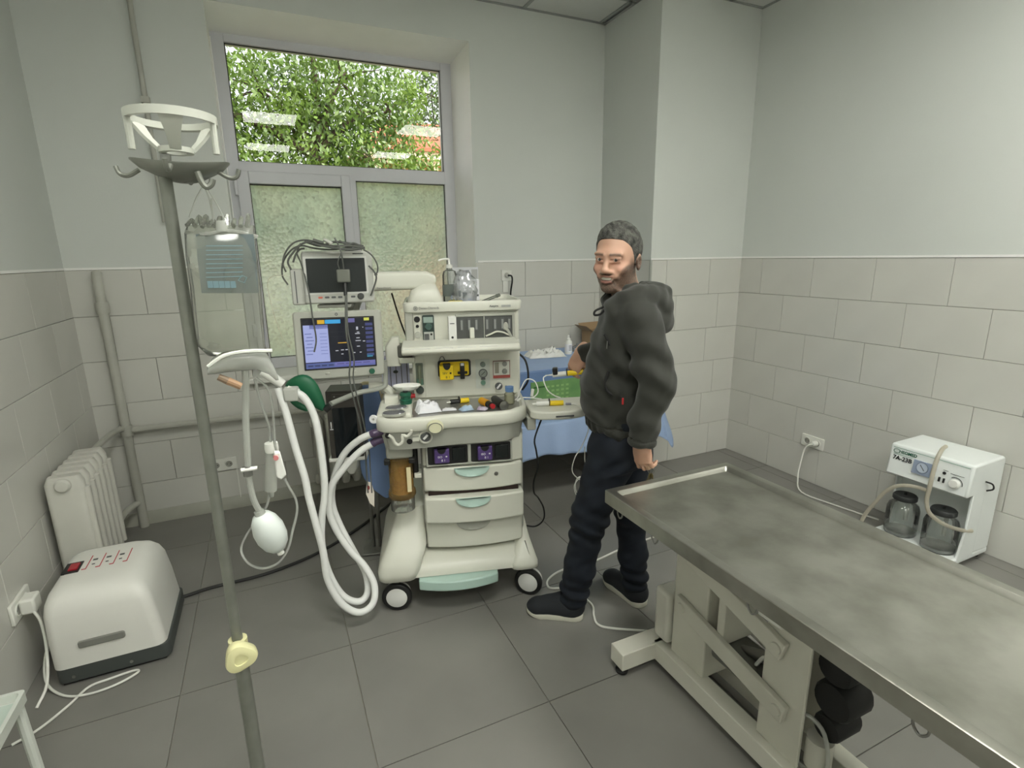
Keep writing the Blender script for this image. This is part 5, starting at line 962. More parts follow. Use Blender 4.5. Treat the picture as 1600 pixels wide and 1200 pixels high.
# ================================================================== STEEL EXAMINATION TABLE
TZ = .75
et = thing('examination_table', 'stainless steel examination table with white lifting frame in the foreground', 'table', (-1.9835, -2.24, 0))
HX, Y0, Y1 = .2815, -.66, .664
def trr(z, i, r=.004): return [(x, y, z) for x, y in rrect(-HX+i, HX-i, Y0+i, Y1-i, r, 2)]
ms = mat('table_steel', (172, 171, 162), .36, .92, col2=(142, 141, 132), vscale=7, bump=.04, bscale=40)
MB().loft([trr(TZ-.048, .004), trr(TZ-.046, .0), trr(TZ-.002, .0), trr(TZ, .002), trr(TZ, .026, .006), trr(TZ-.002, .029, .008), trr(TZ-.016, .037, .012), trr(TZ-.018, .042, .012)]).build('table_top', ms, et, angle=30)
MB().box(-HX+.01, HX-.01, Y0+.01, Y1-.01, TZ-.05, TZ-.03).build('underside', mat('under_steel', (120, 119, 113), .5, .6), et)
M_frame = mat('frame_white', (214, 212, 200), .4, var=.06)
def tl_(x, y, X): p = at_x(x, y, X); return Vector((p.x+1.9835, p.y+2.24, p.z))
def beam(a, b, w, h, name, m=M_frame, bev=.003, par=None):
    """box beam from a to b (in a plane of constant x), width w along x, height h across"""
    a = Vector(a); b = Vector(b); t = (b-a).normalized(); n_ = t.cross(Vector((1, 0, 0))).normalized(); X_ = Vector((w/2, 0, 0))
    return MB().hexa([a-X_-n_*h/2, a+X_-n_*h/2, a+X_+n_*h/2, a-X_+n_*h/2], [b-X_-n_*h/2, b+X_-n_*h/2, b+X_+n_*h/2, b-X_+n_*h/2]).build(name, m, par or et, bevel=bev)
MB().box(-.225, .225, .60, .675, .035, .105).build('cross_foot', M_frame, et, bevel=.003); MB().box(-.225, .225, -.66, -.585, .035, .105).build('cross_foot', M_frame, et, bevel=.003)
for x in (-.2, .2):
    for y in (.637, -.622): MB().lathe([(.0, .0), (.022, 0), (.024, .01), (.012, .02), (.008, .04), (.0, .04)], c=(x, y, 0), n=16).build('levelling_foot', M_black, et, angle=40)
for x in (-.045, .115): MB().box(x-.03, x+.03, -.60, .62, .035, .105).build('base_rail', M_frame, et, bevel=.003)
# lifting linkage: two pairs of parallel links between the far post and the near post
XL, XR = -.055, .115
def lk(p0, p1, X): return [tl_(p0[0], p0[1], -1.9835+XL)+Vector((X-XL, 0, 0)), tl_(p1[0], p1[1], -1.9835+XL)+Vector((X-XL, 0, 0))]
for X in (XL, XR):
    a, b = lk((1058, 938), (1226, 1118), X); beam(a, b, .02, .062, 'lower_link')
    c, d = lk((1078, 868), (1225, 1020), X); beam(c, d, .02, .062, 'upper_link')
    for p in (a+(b-a)*.07, b-(b-a)*.05, c+(d-c)*.05, d-(d-c)*.05): MB().lathe([(.0, -.016), (.016, -.015), (.018, -.008), (.018, .012)], c=p, ax=(1, 0, 0), n=16).build('pivot', M_frame, et, angle=40)
    if X == XL: LA, LB, LC, LD = a, b, c, d
yf = LA.y; yn = LD.y
MB().box(XL+.012, XR-.012, yf-.13, yf+.03, .10, .62).build('far_post', M_frame, et, bevel=.006)
MB().box(XL+.012, XL+.024, yn-.07, yn+.07, .10, TZ-.05).build('near_plate', M_frame, et, bevel=.003); MB().box(XR-.024, XR-.012, yn-.07, yn+.07, .10, TZ-.05).build('near_plate', M_frame, et, bevel=.003)
MB().box(XL+.0, XR, LC.y-.45, LC.y+.06, TZ-.085, TZ-.05).build('top_rail', M_frame, et, bevel=.003); MB().box(-.2, .2, .2, .26, TZ-.075, TZ-.05).build('top_cross', M_frame, et, bevel=.003); MB().box(-.2, .2, -.35, -.29, TZ-.075, TZ-.05).build('top_cross', M_frame, et, bevel=.003)
m1 = (LA+LC)/2; m2 = LA*.55+LB*.45; MB().box(XL+.01, XR-.01, (LA.y+LB.y)/2+.02, (LA.y+LB.y)/2+.05, LA.z*.5+LB.z*.5, LC.z*.55+LD.z*.45).build('link_brace', M_frame, et, bevel=.003)
MB().box(XL-.004, XR+.02, yf+.035, yf+.115, .12, .33).build('motor_cover', mat('cover_white', (216, 214, 204), .35, var=.06), et, bevel=.016, seg=3)
MB().box(XL+.03, XR-.03, yf-.34, yf-.14, .20, .28).build('actuator', mat('actuator_grey', (104, 104, 98), .5), et, bevel=.01); MB().cyl((.03, yf-.2, .25), (.03, yn+.02, .35), .02, n=16).build('actuator_rod', M_steel, et)
MB().tube([(.0, yf-.3, .28), (.0, yf-.33, .33), (.0, yf-.36, .30), (.0, yf-.37, .24)], .006, 8, k=4).build('wire', M_wht, et)
for k, (dy, z, r) in enumerate(((-.115, .46, .05), (-.12, .36, .055), (-.115, .27, .04))): MB().lathe([(.0, -.05), (r*.9, -.05), (r, -.04), (r, .04), (r*.9, .05), (.0, .05)], c=(.04, yn+dy, z), ax=(1, 0, 0), n=18).build('motor', M_black, et, angle=40)
MB().cyl((.0, yn-.1, .13), (.0, yn-.1, .22), .035, n=16).build('pump', mat('pump_white', (196, 194, 184), .4), et); MB().tube([(-.03, yn-.02, .13), (-.035, yn-.03, .24), (-.03, yn-.07, .285), (-.02, yn-.12, .26), (-.02, yn-.14, .16), (-.03, yn-.10, .12), (-.03, yn-.03, .115)], .006, 8, k=5).build('hose', thin_clear('white_tubing', (0, 0, 0), .7), et); MB().box(-.02, .02, yn-.17, yn-.09, .105, .135).build('valve', M_frame, et, bevel=.004)
for y in (.60, .42, .05, -.33):       # tie rings under the edge
    for s_ in (-1, 1): MB().tube([(s_*(HX-.02), y-.012, TZ-.048), (s_*(HX-.02), y-.013, TZ-.07), (s_*(HX-.02), y, TZ-.083), (s_*(HX-.02), y+.013, TZ-.07), (s_*(HX-.02), y+.012, TZ-.048)], .0028, 6, k=4).build('tie_ring', M_steel, et)
MB().box(-HX+.04, -HX+.055, -.02, .05, TZ-.09, TZ-.05).build('switch_box', M_wht, et, bevel=.004); MB().cyl((-HX+.038, .015, TZ-.07), (-HX+.041, .015, TZ-.07), .006, n=10).build('switch', M_dark, et); MB().box(-HX+.06, -HX+.075, -.06, .0, TZ-.1, TZ-.05).build('control_box', M_case2, et, bevel=.004)
# ================================================================== SUCTION UNIT BY THE RIGHT WALL
su = thing('suction_unit', 'white electric suction unit with gauge, knob and two glass jars', 'suction unit', (-.185, -1.585, 0))
M_su = mat('suction_white', (232, 236, 234), .3, var=.02)
W2 = .187
MB().prism([(-.135, .55), (.125, .555), (.14, .54), (.14, .06), (-.01, .06), (-.01, .385), (-.155, .385), (-.16, .395)], -W2, W2, 'xz').build('body', M_su, su, bevel=.012, seg=3)
for s_ in (-1, 1): MB().prism([(.0, .40), (.0, .05), (-.14, .05), (-.10, .22), (-.10, .40)] if s_ < 0 else [(.0, .40), (.0, .05), (-.05, .05), (-.05, .40)], s_*W2-(.012 if s_ > 0 else 0), s_*W2+(.012 if s_ < 0 else 0), 'xz').build('side_panel', M_su, su, bevel=.003)
MB().box(-.24, .14, -W2, W2, .03, .065).build('base', M_su, su, bevel=.01)
for x in (-.2, .11):
    for y in (-.15, .15): MB().lathe([(.0, 0), (.016, 0), (.016, .02), (.0, .03)], c=(x, y, .002), n=12).build('foot', M_black, su)
# sloping front panel frame: origin upper-left corner seen from the room; e1 along -y, e2 down the face
fn = Vector((-.988, 0, -.0)).normalized(); P0 = Vector((-.1365, .0, .545)); P1 = Vector((-.1605, .0, .40)); e2 = (P1-P0).normalized(); fx = Vector((e2.z, 0, -e2.x)).normalized()
if fx.x > 0: fx = -fx
def sp(u, v, d=0.0): return P0+Vector((0, -u, 0))+e2*v+fx*(d+.001)
FR = Matrix((( 0, -e2.x, fx.x), (-1, -e2.y, fx.y), (0, -e2.z, fx.z))).to_euler()
def plate(u0, u1, v0, v1, d, m, name): MB().hexa([sp(u0, v0, -.004), sp(u1, v0, -.004), sp(u1, v1, -.004), sp(u0, v1, -.004)], [sp(u0, v0, d), sp(u1, v0, d), sp(u1, v1, d), sp(u0, v1, d)]).build(name, m, su, bevel=.001)
M_sg = mat('logo_green', (38, 96, 74), .5)
plate(-.172, .172, .012, .0145, .0004, mat('rule_green', (140, 172, 158), .5), 'panel_rule'); plate(-.165, -.075, .046, .0475, .0004, mat('rule_green', (0, 0, 0)), 'panel_rule')
text('HEOMED', .021, M_sg, su, sp(-.098, .031, .001), FR, bold=.0006); MB().tube([sp(-.152+.015*math.cos(a), .030+.010*math.sin(a), .0012) for a in [.6+5*k/14 for k in range(15)]], .0014, 5).build('logo_arc', M_sg, su)
text('7A-23B', .030, mat('ink', (30, 32, 34), .5), su, sp(-.118, .066, .001), FR, bold=.0008)
plate(-.062, .028, .046, .115, .006, mat('gauge_bluegrey', (150, 162, 184), .35), 'gauge_housing')
MB().lathe([(.0, .002), (.026, .002), (.027, 0)], c=sp(-.017, .077, .006), ax=fx, n=24).build('gauge_face', mat('gauge_pale', (192, 202, 216), .3), su)
MB().ring([(.025, .001), (.028, .001), (.028, .004), (.025, .004)], c=sp(-.017, .077, .006), ax=fx, n=24).build('gauge_ring', mat('gauge_rim', (126, 138, 158), .4), su)
MB().tube([sp(-.028, .064, .0095), sp(-.006, .09, .0095)], .0016, 5).build('needle', M_dark, su)
MB().lathe([(.0, .003), (.007, .003), (.008, 0)], c=sp(.076, .07, 0), ax=fx, n=14).build('indicator', M_dark, su); plate(.068, .090, .055, .057, .0004, M_dark, 'panel_rule'); plate(.058, .066, .095, .118, .005, M_dark, 'rocker_switch'); plate(.078, .085, .095, .118, .005, M_dark, 'rocker_switch')
MB().lathe([(.0, .018), (.018, .017), (.022, .010), (.024, 0)], c=sp(.128, .105, 0), ax=fx, n=20).build('regulator_knob', M_wht, su, angle=40); MB().tube([sp(.128+.031*math.cos(a), .105+.031*math.sin(a), .001) for a in [-2.2+2.3*k/12 for k in range(13)]], .0016, 5).build('regulator_scale', M_dark, su); plate(.1, .158, .062, .064, .0004, M_dark, 'panel_rule')
MB().tube([(.141, -.02+.0, .43), (.152, -.0, .41), (.152, .03, .42)], .004, 6, k=4).build('side_hook', M_dark, su); MB().tube([(-.02, -W2-.002, .45), (-.0, -W2-.022, .44), (.02, -W2-.02, .41), (.0, -W2-.004, .40)], .004, 6, k=4).build('side_hook', M_dark, su)
M_jar = thin_clear('jar_glass', (250, 253, 251), .06, .03, 1.5)
for y in (.092, -.088):
    jr = MB().lathe([(.0, .0), (.070, .0), (.074, .008), (.074, .14), (.066, .165), (.046, .178), (.046, .195), (.0, .195)], c=(-.115, y, .067), n=28).build('jar', M_jar, su, angle=50)
    MB().lathe([(.0, .19), (.05, .19), (.055, .194), (.055, .212), (.05, .218), (.0, .218)], c=(-.115, y, .067), n=28).build('jar_lid', mat('lid_black', (44, 46, 46), .45), jr, angle=40)
    MB().lathe([(.0, .006), (.068, .006), (.068, .02), (.0, .02)], c=(-.115, y, .067), n=24).build('residue', M_milky, jr); MB().cyl((-.115, y, .27), (-.115, y, .30), .008, n=10).build('lid_spout', M_dark, jr); MB().cyl((-.10, y-.01, .14), (-.10, y-.01, .25), .01, n=10).build('float', M_milky, jr)
M_sil = thin_clear('silicone_hose', (222, 216, 200), .82, .3, .6)
MB().tube([(-.07, -.025, .585), (-.11, -.03, .575), (-.15, -.035, .53), (-.185, -.045, .46), (-.20, -.05, .40), (-.205, -.05, .33), (-.20, -.07, .27), (-.17, -.12, .23), (-.12, -.17, .21), (-.06, -.19, .20)], .0095, 10, k=5).build('suction_hose', M_sil, su)
MB().tube([(-.15, -.02, .36), (-.19, .02, .375), (-.215, .08, .36), (-.225, .13, .31), (-.23, .165, .24), (-.24, .20, .16), (-.25, .22, .08)], .0095, 10, k=5).build('suction_hose', M_sil, su)
# ================================================================== DRAPED TABLE BY THE BACK WALL
TX0, TX1, TY0, TY1, TTZ = -2.02, -.90, -.26, .565, .545
dt = thing('side_table', 'low table hidden under a pale blue surgical drape', 'table', (0, 0, 0))
MB().box(TX0, TX1, TY0, TY1, TTZ-.03, TTZ).build('table_top', M_white, dt)
for x in (TX0+.04, TX1-.04):
    for y in (TY0+.04, TY1-.04): MB().cyl((x, y, 0), (x, y, TTZ-.03), .015, n=10).build('leg', M_steel, dt)
M_drape = mat('blue_drape', (156, 177, 212), .75, var=.06, vscale=6, bump=.08, bscale=120)
dp = MB(); rng = np.random.default_rng(2)
def drape_pt(s, t):
    """s runs along the front edge and round the right corner, t hangs down"""
    L1 = TX1-TX0+.02; L2 = TY1-TY0-.32; d = s*(L1+L2)
    fold = (.012*math.sin(d*22+.6)+.008*math.sin(d*41+2))*t
    if d < L1-.05: p = (TX0+d, TY0-.012-.03*t-fold); ext = 0
    elif d < L1+.05:
        a = (d-(L1-.05))/.1*PI/2; p = (TX1-.03+(.045+.085*t+fold)*math.sin(a), TY0+.03-(.045+.085*t+fold)*math.cos(a)); ext = .09*math.sin(2*a)
    else: p = (TX1+.015+.045*t+fold, TY0+.0+(d-L1)); ext = 0
    z0 = TTZ+.004; zb = .335+.02*math.sin(d*7)-ext-.02*s
    return (p[0], p[1], z0+(zb-z0)*t)
dp.grid(drape_pt, 90, 14); dr_ = dp.build('surgical_drape', M_drape, None, angle=70, solid=.002); tag(dr_, 'pale blue surgical drape hanging over the low side table', 'drape')
dtop = MB(); dtop.box(TX0, TX1+.012, TY0-.012, TY1, TTZ+.001, TTZ+.005); dtop.build('top_sheet', M_drape, dr_)
inst = thing('blue_instrument', 'blue instrument with long green display on the draped table', 'instrument', (-1.50, -.12, TTZ+.006))
IH = .845-TTZ-.006; M_ins = mat('instrument_blue', (104, 130, 172), .5, var=.06)
MB().box(-.42, .42, 0, .66, 0, IH).build('body', M_ins, inst, bevel=.01)
MB().box(-.415, .415, .005, .655, IH, IH+.003).build('lit_top_cloth', M_drape, inst)  # pale drape sheet; its lighter blue also carries the light from above
gp0, gp1 = at_y(829, 598, -.12), at_y(925, 640, -.12)
gx0 = gp0.x+1.50; gz1 = gp0.z-TTZ-.006; gz0 = gz1-.165
M_gr = mat('display_green', (96, 138, 84), .4, col2=(118, 158, 98), vscale=9); M_gtx = mat('display_ink', (140, 178, 112), .5)
MB().box(gx0, gx0+.5, -.004, .004, gz0, gz1).build('green_display', M_gr, inst, bevel=.003)
MB().box(gx0+.02, gx0+.10, -.0052, -.0038, gz1-.04, gz1-.03).build('printed_line', mat('ink_dgreen', (48, 92, 44), .5), inst)
for i in range(4):
    for j in range(5): MB().box(gx0+.11+j*.035, gx0+.13+j*.035, -.0052, -.0038, gz1-.045-i*.028, gz1-.033-i*.028).build('printed_text', M_gtx, inst)
for j in range(4): MB().box(gx0+.015+j*.03, gx0+.03+j*.03, -.0052, -.0038, gz0+.02, gz0+.03).build('printed_text', M_gtx, inst)
ZI = .8495
def ipt(x, y, z=ZI): return on_floor(x, y, z)
p = ipt(888, 553); o = thing('spray_bottle', 'small white plastic bottle with pointed cap beside the cardboard box', 'bottle', p)
MB().lathe([(.0, 0), (.024, 0), (.026, .006), (.026, .085), (.02, .098), (.0, .1)], n=20).build('bottle', M_wht, o, angle=40); MB().lathe([(.0, .098), (.016, .098), (.015, .112), (.009, .116), (.008, .132), (.004, .138), (.0, .138)], n=16).build('cap', M_wht, o, angle=40); MB().ring([(.0262, .02), (.0262, .075), (.0268, .075), (.0268, .02)], n=20).build('label', M_paper, o)
for k in range(4): MB().box(-.012, .012, -.0275, -.0265, .03+k*.01, .034+k*.01).build('printed_line', M_print, o)
p = at_y(934, 520, .46); o = thing('cardboard_box', 'open brown cardboard box with raised flaps behind the man', 'box', (p.x, p.y, ZI), .12)
M_card = mat('cardboard', (164, 138, 106), .85, var=.1); M_card2 = mat('cardboard_inside', (138, 114, 86), .85)
w, d, h = .10, .07, .125; t = .004
for a in ((-w, w, -d, -d+t), (-w, w, d-t, d), (-w, -w+t, -d+t, d-t), (w-t, w, -d+t, d-t)): MB().box(a[0], a[1], a[2], a[3], 0, h).build('side', M_card, o)
MB().box(-w, w, -d, d, 0, t).build('bottom', M_card2, o)
for b, tt in (([(-w, -d, h), (-w, d, h), (-w+.004, d, h), (-w+.004, -d, h)], (-.075, 0, .05)), ([(w-.004, -d, h), (w-.004, d, h), (w, d, h), (w, -d, h)], (.07, 0, .03)), ([(-w, -d, h), (w, -d, h), (w, -d+.004, h), (-w, -d+.004, h)], (0.0, -.01, .03)), ([(-w, d-.004, h), (w, d-.004, h), (w, d, h), (-w, d, h)], (0, .05, .05))):
    MB().hexa(b, [Vector(q)+Vector(tt) for q in b]).build('flap', M_card, o)
p = ipt(852, 556); o = thing('white_cloth', 'crumpled white plastic sheet heaped on the blue instrument', 'cloth', (p.x, p.y, ZI), -.15); crumple(o, 'sheet', 0, 0, .27, .16, .065, 21, mat('white_sheet', (232, 232, 228), .5, var=.06), 22)
p = ipt(916, 572); o = thing('white_cup', 'white plastic scoop lying on the instrument beside the hand', 'cup', (p.x, p.y+.03, ZI), .3); MB().ell((0, 0, .022), .04, .028, .022, 16, 10).build('bowl', M_wht, o)
# bag of small parts between bottle and box
p = at_y(902, 538, .36); o = thing('clear_bag', 'crumpled clear bag in front of the cardboard box', 'plastic bag', (p.x, p.y, ZI)); crumple(o, 'film', 0, 0, .10, .06, .06, 31, thin_clear('bag_film', (0, 0, 0), .3), 12)
# ================================================================== THE MAN (distance fields turned into surfaces)
MP = Vector((-2.08, -1.27, 0)); MRZ = math.atan2(-.5626, .8267)
mvr = Vector((math.cos(MRZ), math.sin(MRZ), 0)); mvn = Vector((-math.sin(MRZ), math.cos(MRZ), 0))
def man_pt(x, y, v):              # pixel to the man's frame on the plane at depth v
    d = ray(x, y); t = ((MP-CAM_POS).dot(mvn)+v)/d.dot(mvn); P = CAM_POS+d*t-MP
    return np.array([P.dot(mvr), v, P.z])
A_ = lambda *p: np.array(p, dtype=float)
def smin(a, b, k):
    h = np.clip(.5+.5*(b-a)/k, 0, 1); return b*(1-h)+a*h-k*h*(1-h)
class Field:
    def __init__(s): s.pr = []
    def add(s, fn, c, r, k=.01, op='u'): s.pr.append((fn, np.array(c, float), r, k, op)); return s
    def cap(s, a, b, ra, rb, k=.01, op='u'):
        a = np.array(a, float); b = np.array(b, float); ab = b-a; L2 = ab@ab
        def f(P):
            t = np.clip((P-a)@ab/L2, 0, 1); return np.linalg.norm(P-a-t[:, None]*ab, axis=1)-(ra+(rb-ra)*t)
        return s.add(f, (a+b)/2, math.sqrt(L2)/2+max(ra, rb), k, op)
    def ell(s, c, r, k=.01, op='u', R=None):
        c = np.array(c, float); r = np.array(r, float)
        def f(P):
            Q = P-c
            if R is not None: Q = Q@R
            k0 = np.linalg.norm(Q/r, axis=1); k1 = np.linalg.norm(Q/(r*r), axis=1)+1e-9; return k0*(k0-1)/k1
        return s.add(f, c, max(r), k, op)
    def stack(s, rows, k=.02, op='u', cap=.02, ex=2.0):
        """rows: (z, cu, cv, ru, rv) cross-sections"""
        T = np.array(rows, float); o = np.argsort(T[:, 0]); T = T[o]
        def f(P):
            z = P[:, 2]; cu, cv, ru, rv = (np.interp(z, T[:, 0], T[:, i]) for i in (1, 2, 3, 4))
            X = np.abs(P[:, 0]-cu)/ru; Y = np.abs(P[:, 1]-cv)/rv
            k0 = (X**ex+Y**ex)**(1/ex)+1e-9; d = (k0-1)*np.minimum(ru, rv)*.9
            dz = np.maximum(T[0, 0]-z, z-T[-1, 0]); return smin(np.maximum(d, dz)*1.0, np.maximum(d, dz), .01)
        c = T[:, 1:3].mean(0); return s.add(f, (c[0], c[1], (T[0, 0]+T[-1, 0])/2), (T[-1, 0]-T[0, 0])/2+max(T[:, 3].max(), T[:, 4].max()), k, op)
    def ev(s, P, cen=None, rad=None):
        d = np.full(len(P), .08)
        for fn, c, r, k, op in s.pr:
            if cen is not None and np.linalg.norm(c-cen) > r+rad+.03: continue
            e = fn(P)
            d = smin(d, e, k) if op == 'u' else -smin(-d, e, k) if op == 's' else np.maximum(d, e)
        return d
    def mesh(s, lo, hi, h, disp=None):
        lo = np.array(lo, float); n = np.ceil((np.array(hi)-lo)/h).astype(int)+1; B = 16
        F = np.full(n, .08, np.float32)
        for i in range(0, n[0], B):
            for j in range(0, n[1], B):
                for k in range(0, n[2], B):
                    m = np.minimum([i+B, j+B, k+B], n); cen = lo+(np.array([i, j, k])+m-1)/2*h; rad = B*h*.87
                    if not any(np.linalg.norm(c-cen) < r+rad+.03 for _, c, r, _, op in s.pr if op == 'u'): continue
                    c0 = s.ev(cen[None], cen, rad)[0]
                    if abs(c0) > rad*1.6+.03: F[i:m[0], j:m[1], k:m[2]] = c0; continue
                    g = np.stack(np.meshgrid(*[lo[a]+np.arange((i, j, k)[a], m[a])*h for a in range(3)], indexing='ij'), -1).reshape(-1, 3)
                    d = s.ev(g, cen, rad)
                    if disp is not None: d = d-disp(g)
                    F[i:m[0], j:m[1], k:m[2]] = d.reshape(m-[i, j, k])
        S = F < 0
        c8 = [S[a:n[0]-1+a, b:n[1]-1+b, c:n[2]-1+c] for a in (0, 1) for b in (0, 1) for c in (0, 1)]
        anyv = np.logical_or.reduce(c8); allv = np.logical_and.reduce(c8); act = anyv & ~allv
        I = np.argwhere(act); idx = -np.ones(act.shape, np.int32); idx[act] = np.arange(len(I))
        V = np.zeros((len(I), 3)); C = np.zeros(len(I))
        crn = [(a, b, c) for a in (0, 1) for b in (0, 1) for c in (0, 1)]
        for p in crn:
            for ax in range(3):
                if p[ax]: continue
                q = list(p); q[ax] = 1
                f0 = F[I[:, 0]+p[0], I[:, 1]+p[1], I[:, 2]+p[2]]; f1 = F[I[:, 0]+q[0], I[:, 1]+q[1], I[:, 2]+q[2]]
                cr = (f0 < 0) != (f1 < 0); t = np.where(cr, f0/(f0-f1+1e-12), 0)
                pt = np.tile(np.array(p, float), (len(I), 1)); pt[:, ax] += t
                V[cr] += pt[cr]; C[cr] += 1
        V = lo+(I+V/C[:, None])*h
        Q = []
        for ax in range(3):
            a1, a2 = (ax+1) % 3, (ax+2) % 3
            sl0 = [slice(None)]*3; sl1 = [slice(None)]*3; sl0[ax] = slice(0, n[ax]-1); sl1[ax] = slice(1, n[ax])
            E = np.argwhere(S[tuple(sl0)] != S[tuple(sl1)]); E = E[(E[:, a1] > 0) & (E[:, a2] > 0) & (E[:, a1] < n[a1]-1) & (E[:, a2] < n[a2]-1)]
            fl = S[E[:, 0], E[:, 1], E[:, 2]]
            def cell(o1, o2):
                G = E.copy(); G[:, a1] += o1; G[:, a2] += o2; return idx[G[:, 0], G[:, 1], G[:, 2]]
            q = np.stack([cell(-1, -1), cell(0, -1), cell(0, 0), cell(-1, 0)], 1); q[~fl] = q[~fl][:, ::-1]; Q.append(q)
        return V, np.concatenate(Q)
def sdf_obj(name, field, lo, hi, h, m, parent, disp=None, color=None, smooth=1):
    V, Q = field.mesh(lo, hi, h, disp)
    for _ in range(smooth):           # one light relaxation
        S_ = np.zeros_like(V); N_ = np.zeros(len(V))
        for a in range(4):
            np.add.at(S_, Q[:, a], V[Q[:, (a+1) % 4]]); np.add.at(N_, Q[:, a], 1)
        V = V*.5+S_/np.maximum(N_, 1)[:, None]*.5
    me = bpy.data.meshes.new(name); me.from_pydata(V.tolist(), [], Q.tolist()); me.materials.append(m)
    me.polygons.foreach_set('use_smooth', [True]*len(me.polygons))
    if color is not None:
        at = me.color_attributes.new('Col', 'FLOAT_COLOR', 'POINT'); c = np.concatenate([color(V), np.ones((len(V), 1))], 1); at.data.foreach_set('color', c.ravel())
    o = bpy.data.objects.new(name, me); COL.objects.link(o); o.parent = parent
    return o
man = thing('person', 'man in dark green hooded jacket and dark jeans smiling beside the machine', 'person', MP, MRZ)
# ---- skeleton (u right in the picture, v away, z up)
HIPL, KNL, ANL = A_(.055, -.085, .86), A_(-.035, -.075, .48), A_(-.100, -.045, .095)
HIPR, KNR, ANR = A_(.115, .08, .86), A_(.135, .09, .47), A_(.168, .095, .095)
SHL, ELL, WRL = man_pt(1000, 500, -.175), man_pt(1028, 598, -.235), man_pt(1003, 684, -.24)
HV = .36
WRR = man_pt(908, 551, HV); SHR, ELR = A_(.085, .175, 1.32), A_(.065, .30, 1.105)
HC = A_(.045, -.02, 1.532); HA = math.radians(24); TL = math.radians(-3)
Hf = A_(-math.sin(HA), -math.cos(HA), 0); Hx = A_(math.cos(HA), -math.sin(HA), 0); Hz = A_(0, 0, 1)
Hf = Hf*math.cos(math.radians(4))-Hz*math.sin(math.radians(4)); Hz = np.cross(Hf, Hx); Hx, Hz = Hx*math.cos(TL)+Hz*math.sin(TL), Hz*math.cos(TL)-Hx*math.sin(TL)
HR = np.stack([Hx, Hf, Hz], 1)          # columns: face left, forward, up
def hp(x, y, z): return HC+HR@A_(x, y, z)
EZ = -.004                        # eye height in the head frame
def head_field(F, g=0.0, detail=True):
    F.ell(hp(0, -.012, .028), (.0755+g, .094+g, .090+g), .02, R=HR)
    F.ell(hp(0, .020, -.030), (.0625+g, .070+g, .082+g), .035, R=HR)
    F.ell(hp(0, .030, -.082), (.049+g, .052+g, .036+g), .03, R=HR)
    F.ell(hp(0, .072, -.108), (.025+g, .020+g, .018+g), .025, R=HR)
    if detail:
        F.ell(hp(0, .078, EZ+.019), (.050, .016, .011), .022, R=HR)
        for s in (-1, 1):
            F.ell(hp(s*.031, .098, EZ), (.019, .016, .010), .012, 's', R=HR)
            F.ell(hp(s*.040, .060, -.040), (.024, .024, .018), .022, R=HR)
            F.ell(hp(s*.079, -.014, -.018), (.008, .019, .031), .006, R=HR)
            F.ell(hp(s*.085, -.008, -.016), (.006, .009, .017), .005, 's', R=HR)
            F.ell(hp(s*.031, .0815, EZ), (.0135, .0115, .0105), .003, R=HR)       # eyeball
            F.cap(hp(s*.016, .0925, EZ+.0060), hp(s*.047, .0835, EZ+.0046), .0054, .0044, .004)   # upper lid
            F.cap(hp(s*.018, .0915, EZ-.0078), hp(s*.046, .0830, EZ-.0062), .0050, .0044, .004)  # lower lid raised by the smile
            F.cap(hp(s*.013, .096, EZ+.0165), hp(s*.050, .083, EZ+.0185), .0055, .0045, .007)   # brow
            F.ell(hp(s*.0125, .099, -.046), (.0095, .010, .0075), .007, R=HR)
            F.cap(hp(s*.021, .092, -.048), hp(s*.038, .079, -.070), .0035, .003, .014)   # smile fold
            F.cap(hp(0, .0955, -.0640), hp(s*.018, .0925, -.0628), .0050, .0045, .005); F.cap(hp(s*.018, .0925, -.0628), hp(s*.036, .0800, -.0560), .0045, .003, .005)
            F.cap(hp(0, .0935, -.0845), hp(s*.016, .091, -.0815), .0062, .0052, .006); F.cap(hp(s*.016, .091, -.0815), hp(s*.035, .0800, -.0590), .0052, .003, .006)
        F.cap(hp(0, .090, EZ+.004), hp(0, .110, -.039), .0075, .0115, .013)
        F.ell(hp(0, .1110, -.041), (.0115, .009, .0085), .007, R=HR)
        F.ell(hp(0, .1010, -.0720), (.029, .009, .0064), .004, 's', R=HR)
def hand(F, wr, d, n, sgn, curl, thumb, s=1.0):
    d = d/np.linalg.norm(d); n = n-d*(n@d); n /= np.linalg.norm(n); t = np.cross(d, n)*sgn
    R = np.stack([t, d, n], 1); L = lambda x, y, z: wr+R@A_(x, y, z)*s
    F.ell(L(.002, .050, .0), (.041*s, .050*s, .0155*s), .012, R=R); F.cap(wr-d*.03, L(0, .02, 0), .025*s, .026*s, .02)
    for i, (x, l) in enumerate(((.030, .072), (.0105, .080), (-.009, .075), (-.027, .060))):
        p = L(x, .088-.004*abs(i-1), .0); F.cap(L(x*.9, .05, 0), p, .0095*s, .0092*s, .008)
        a = 0.0; r = .0090
        for j, fr_ in enumerate((.44, .31, .25)):
            a += curl[i][j] if isinstance(curl[0], (list, tuple)) else curl[j]
            q = p+(R@A_(-.0+x*.08*(1 if j == 0 else 0), math.cos(a), math.sin(a)))*l*fr_*s
            F.cap(p, q, r*s, (r-.0009)*s, .0035); p = q; r -= .0009
    p0, p1, p2, p3 = (L(*q) for q in thumb); F.cap(p0, p1, .015*s, .0125*s, .012); F.cap(p1, p2, .0115*s, .0102*s, .006); F.cap(p2, p3, .0100*s, .0085*s, .005)
    return L
def limb(F, pts, rs, k=.03):
    for i in range(len(pts)-1): F.cap(pts[i], pts[i+1], rs[i], rs[i+1], k)
body = Field(); head_field(body)
body.cap(A_(.085, .0, 1.38), hp(0, -.03, -.055), .056, .054, .025)
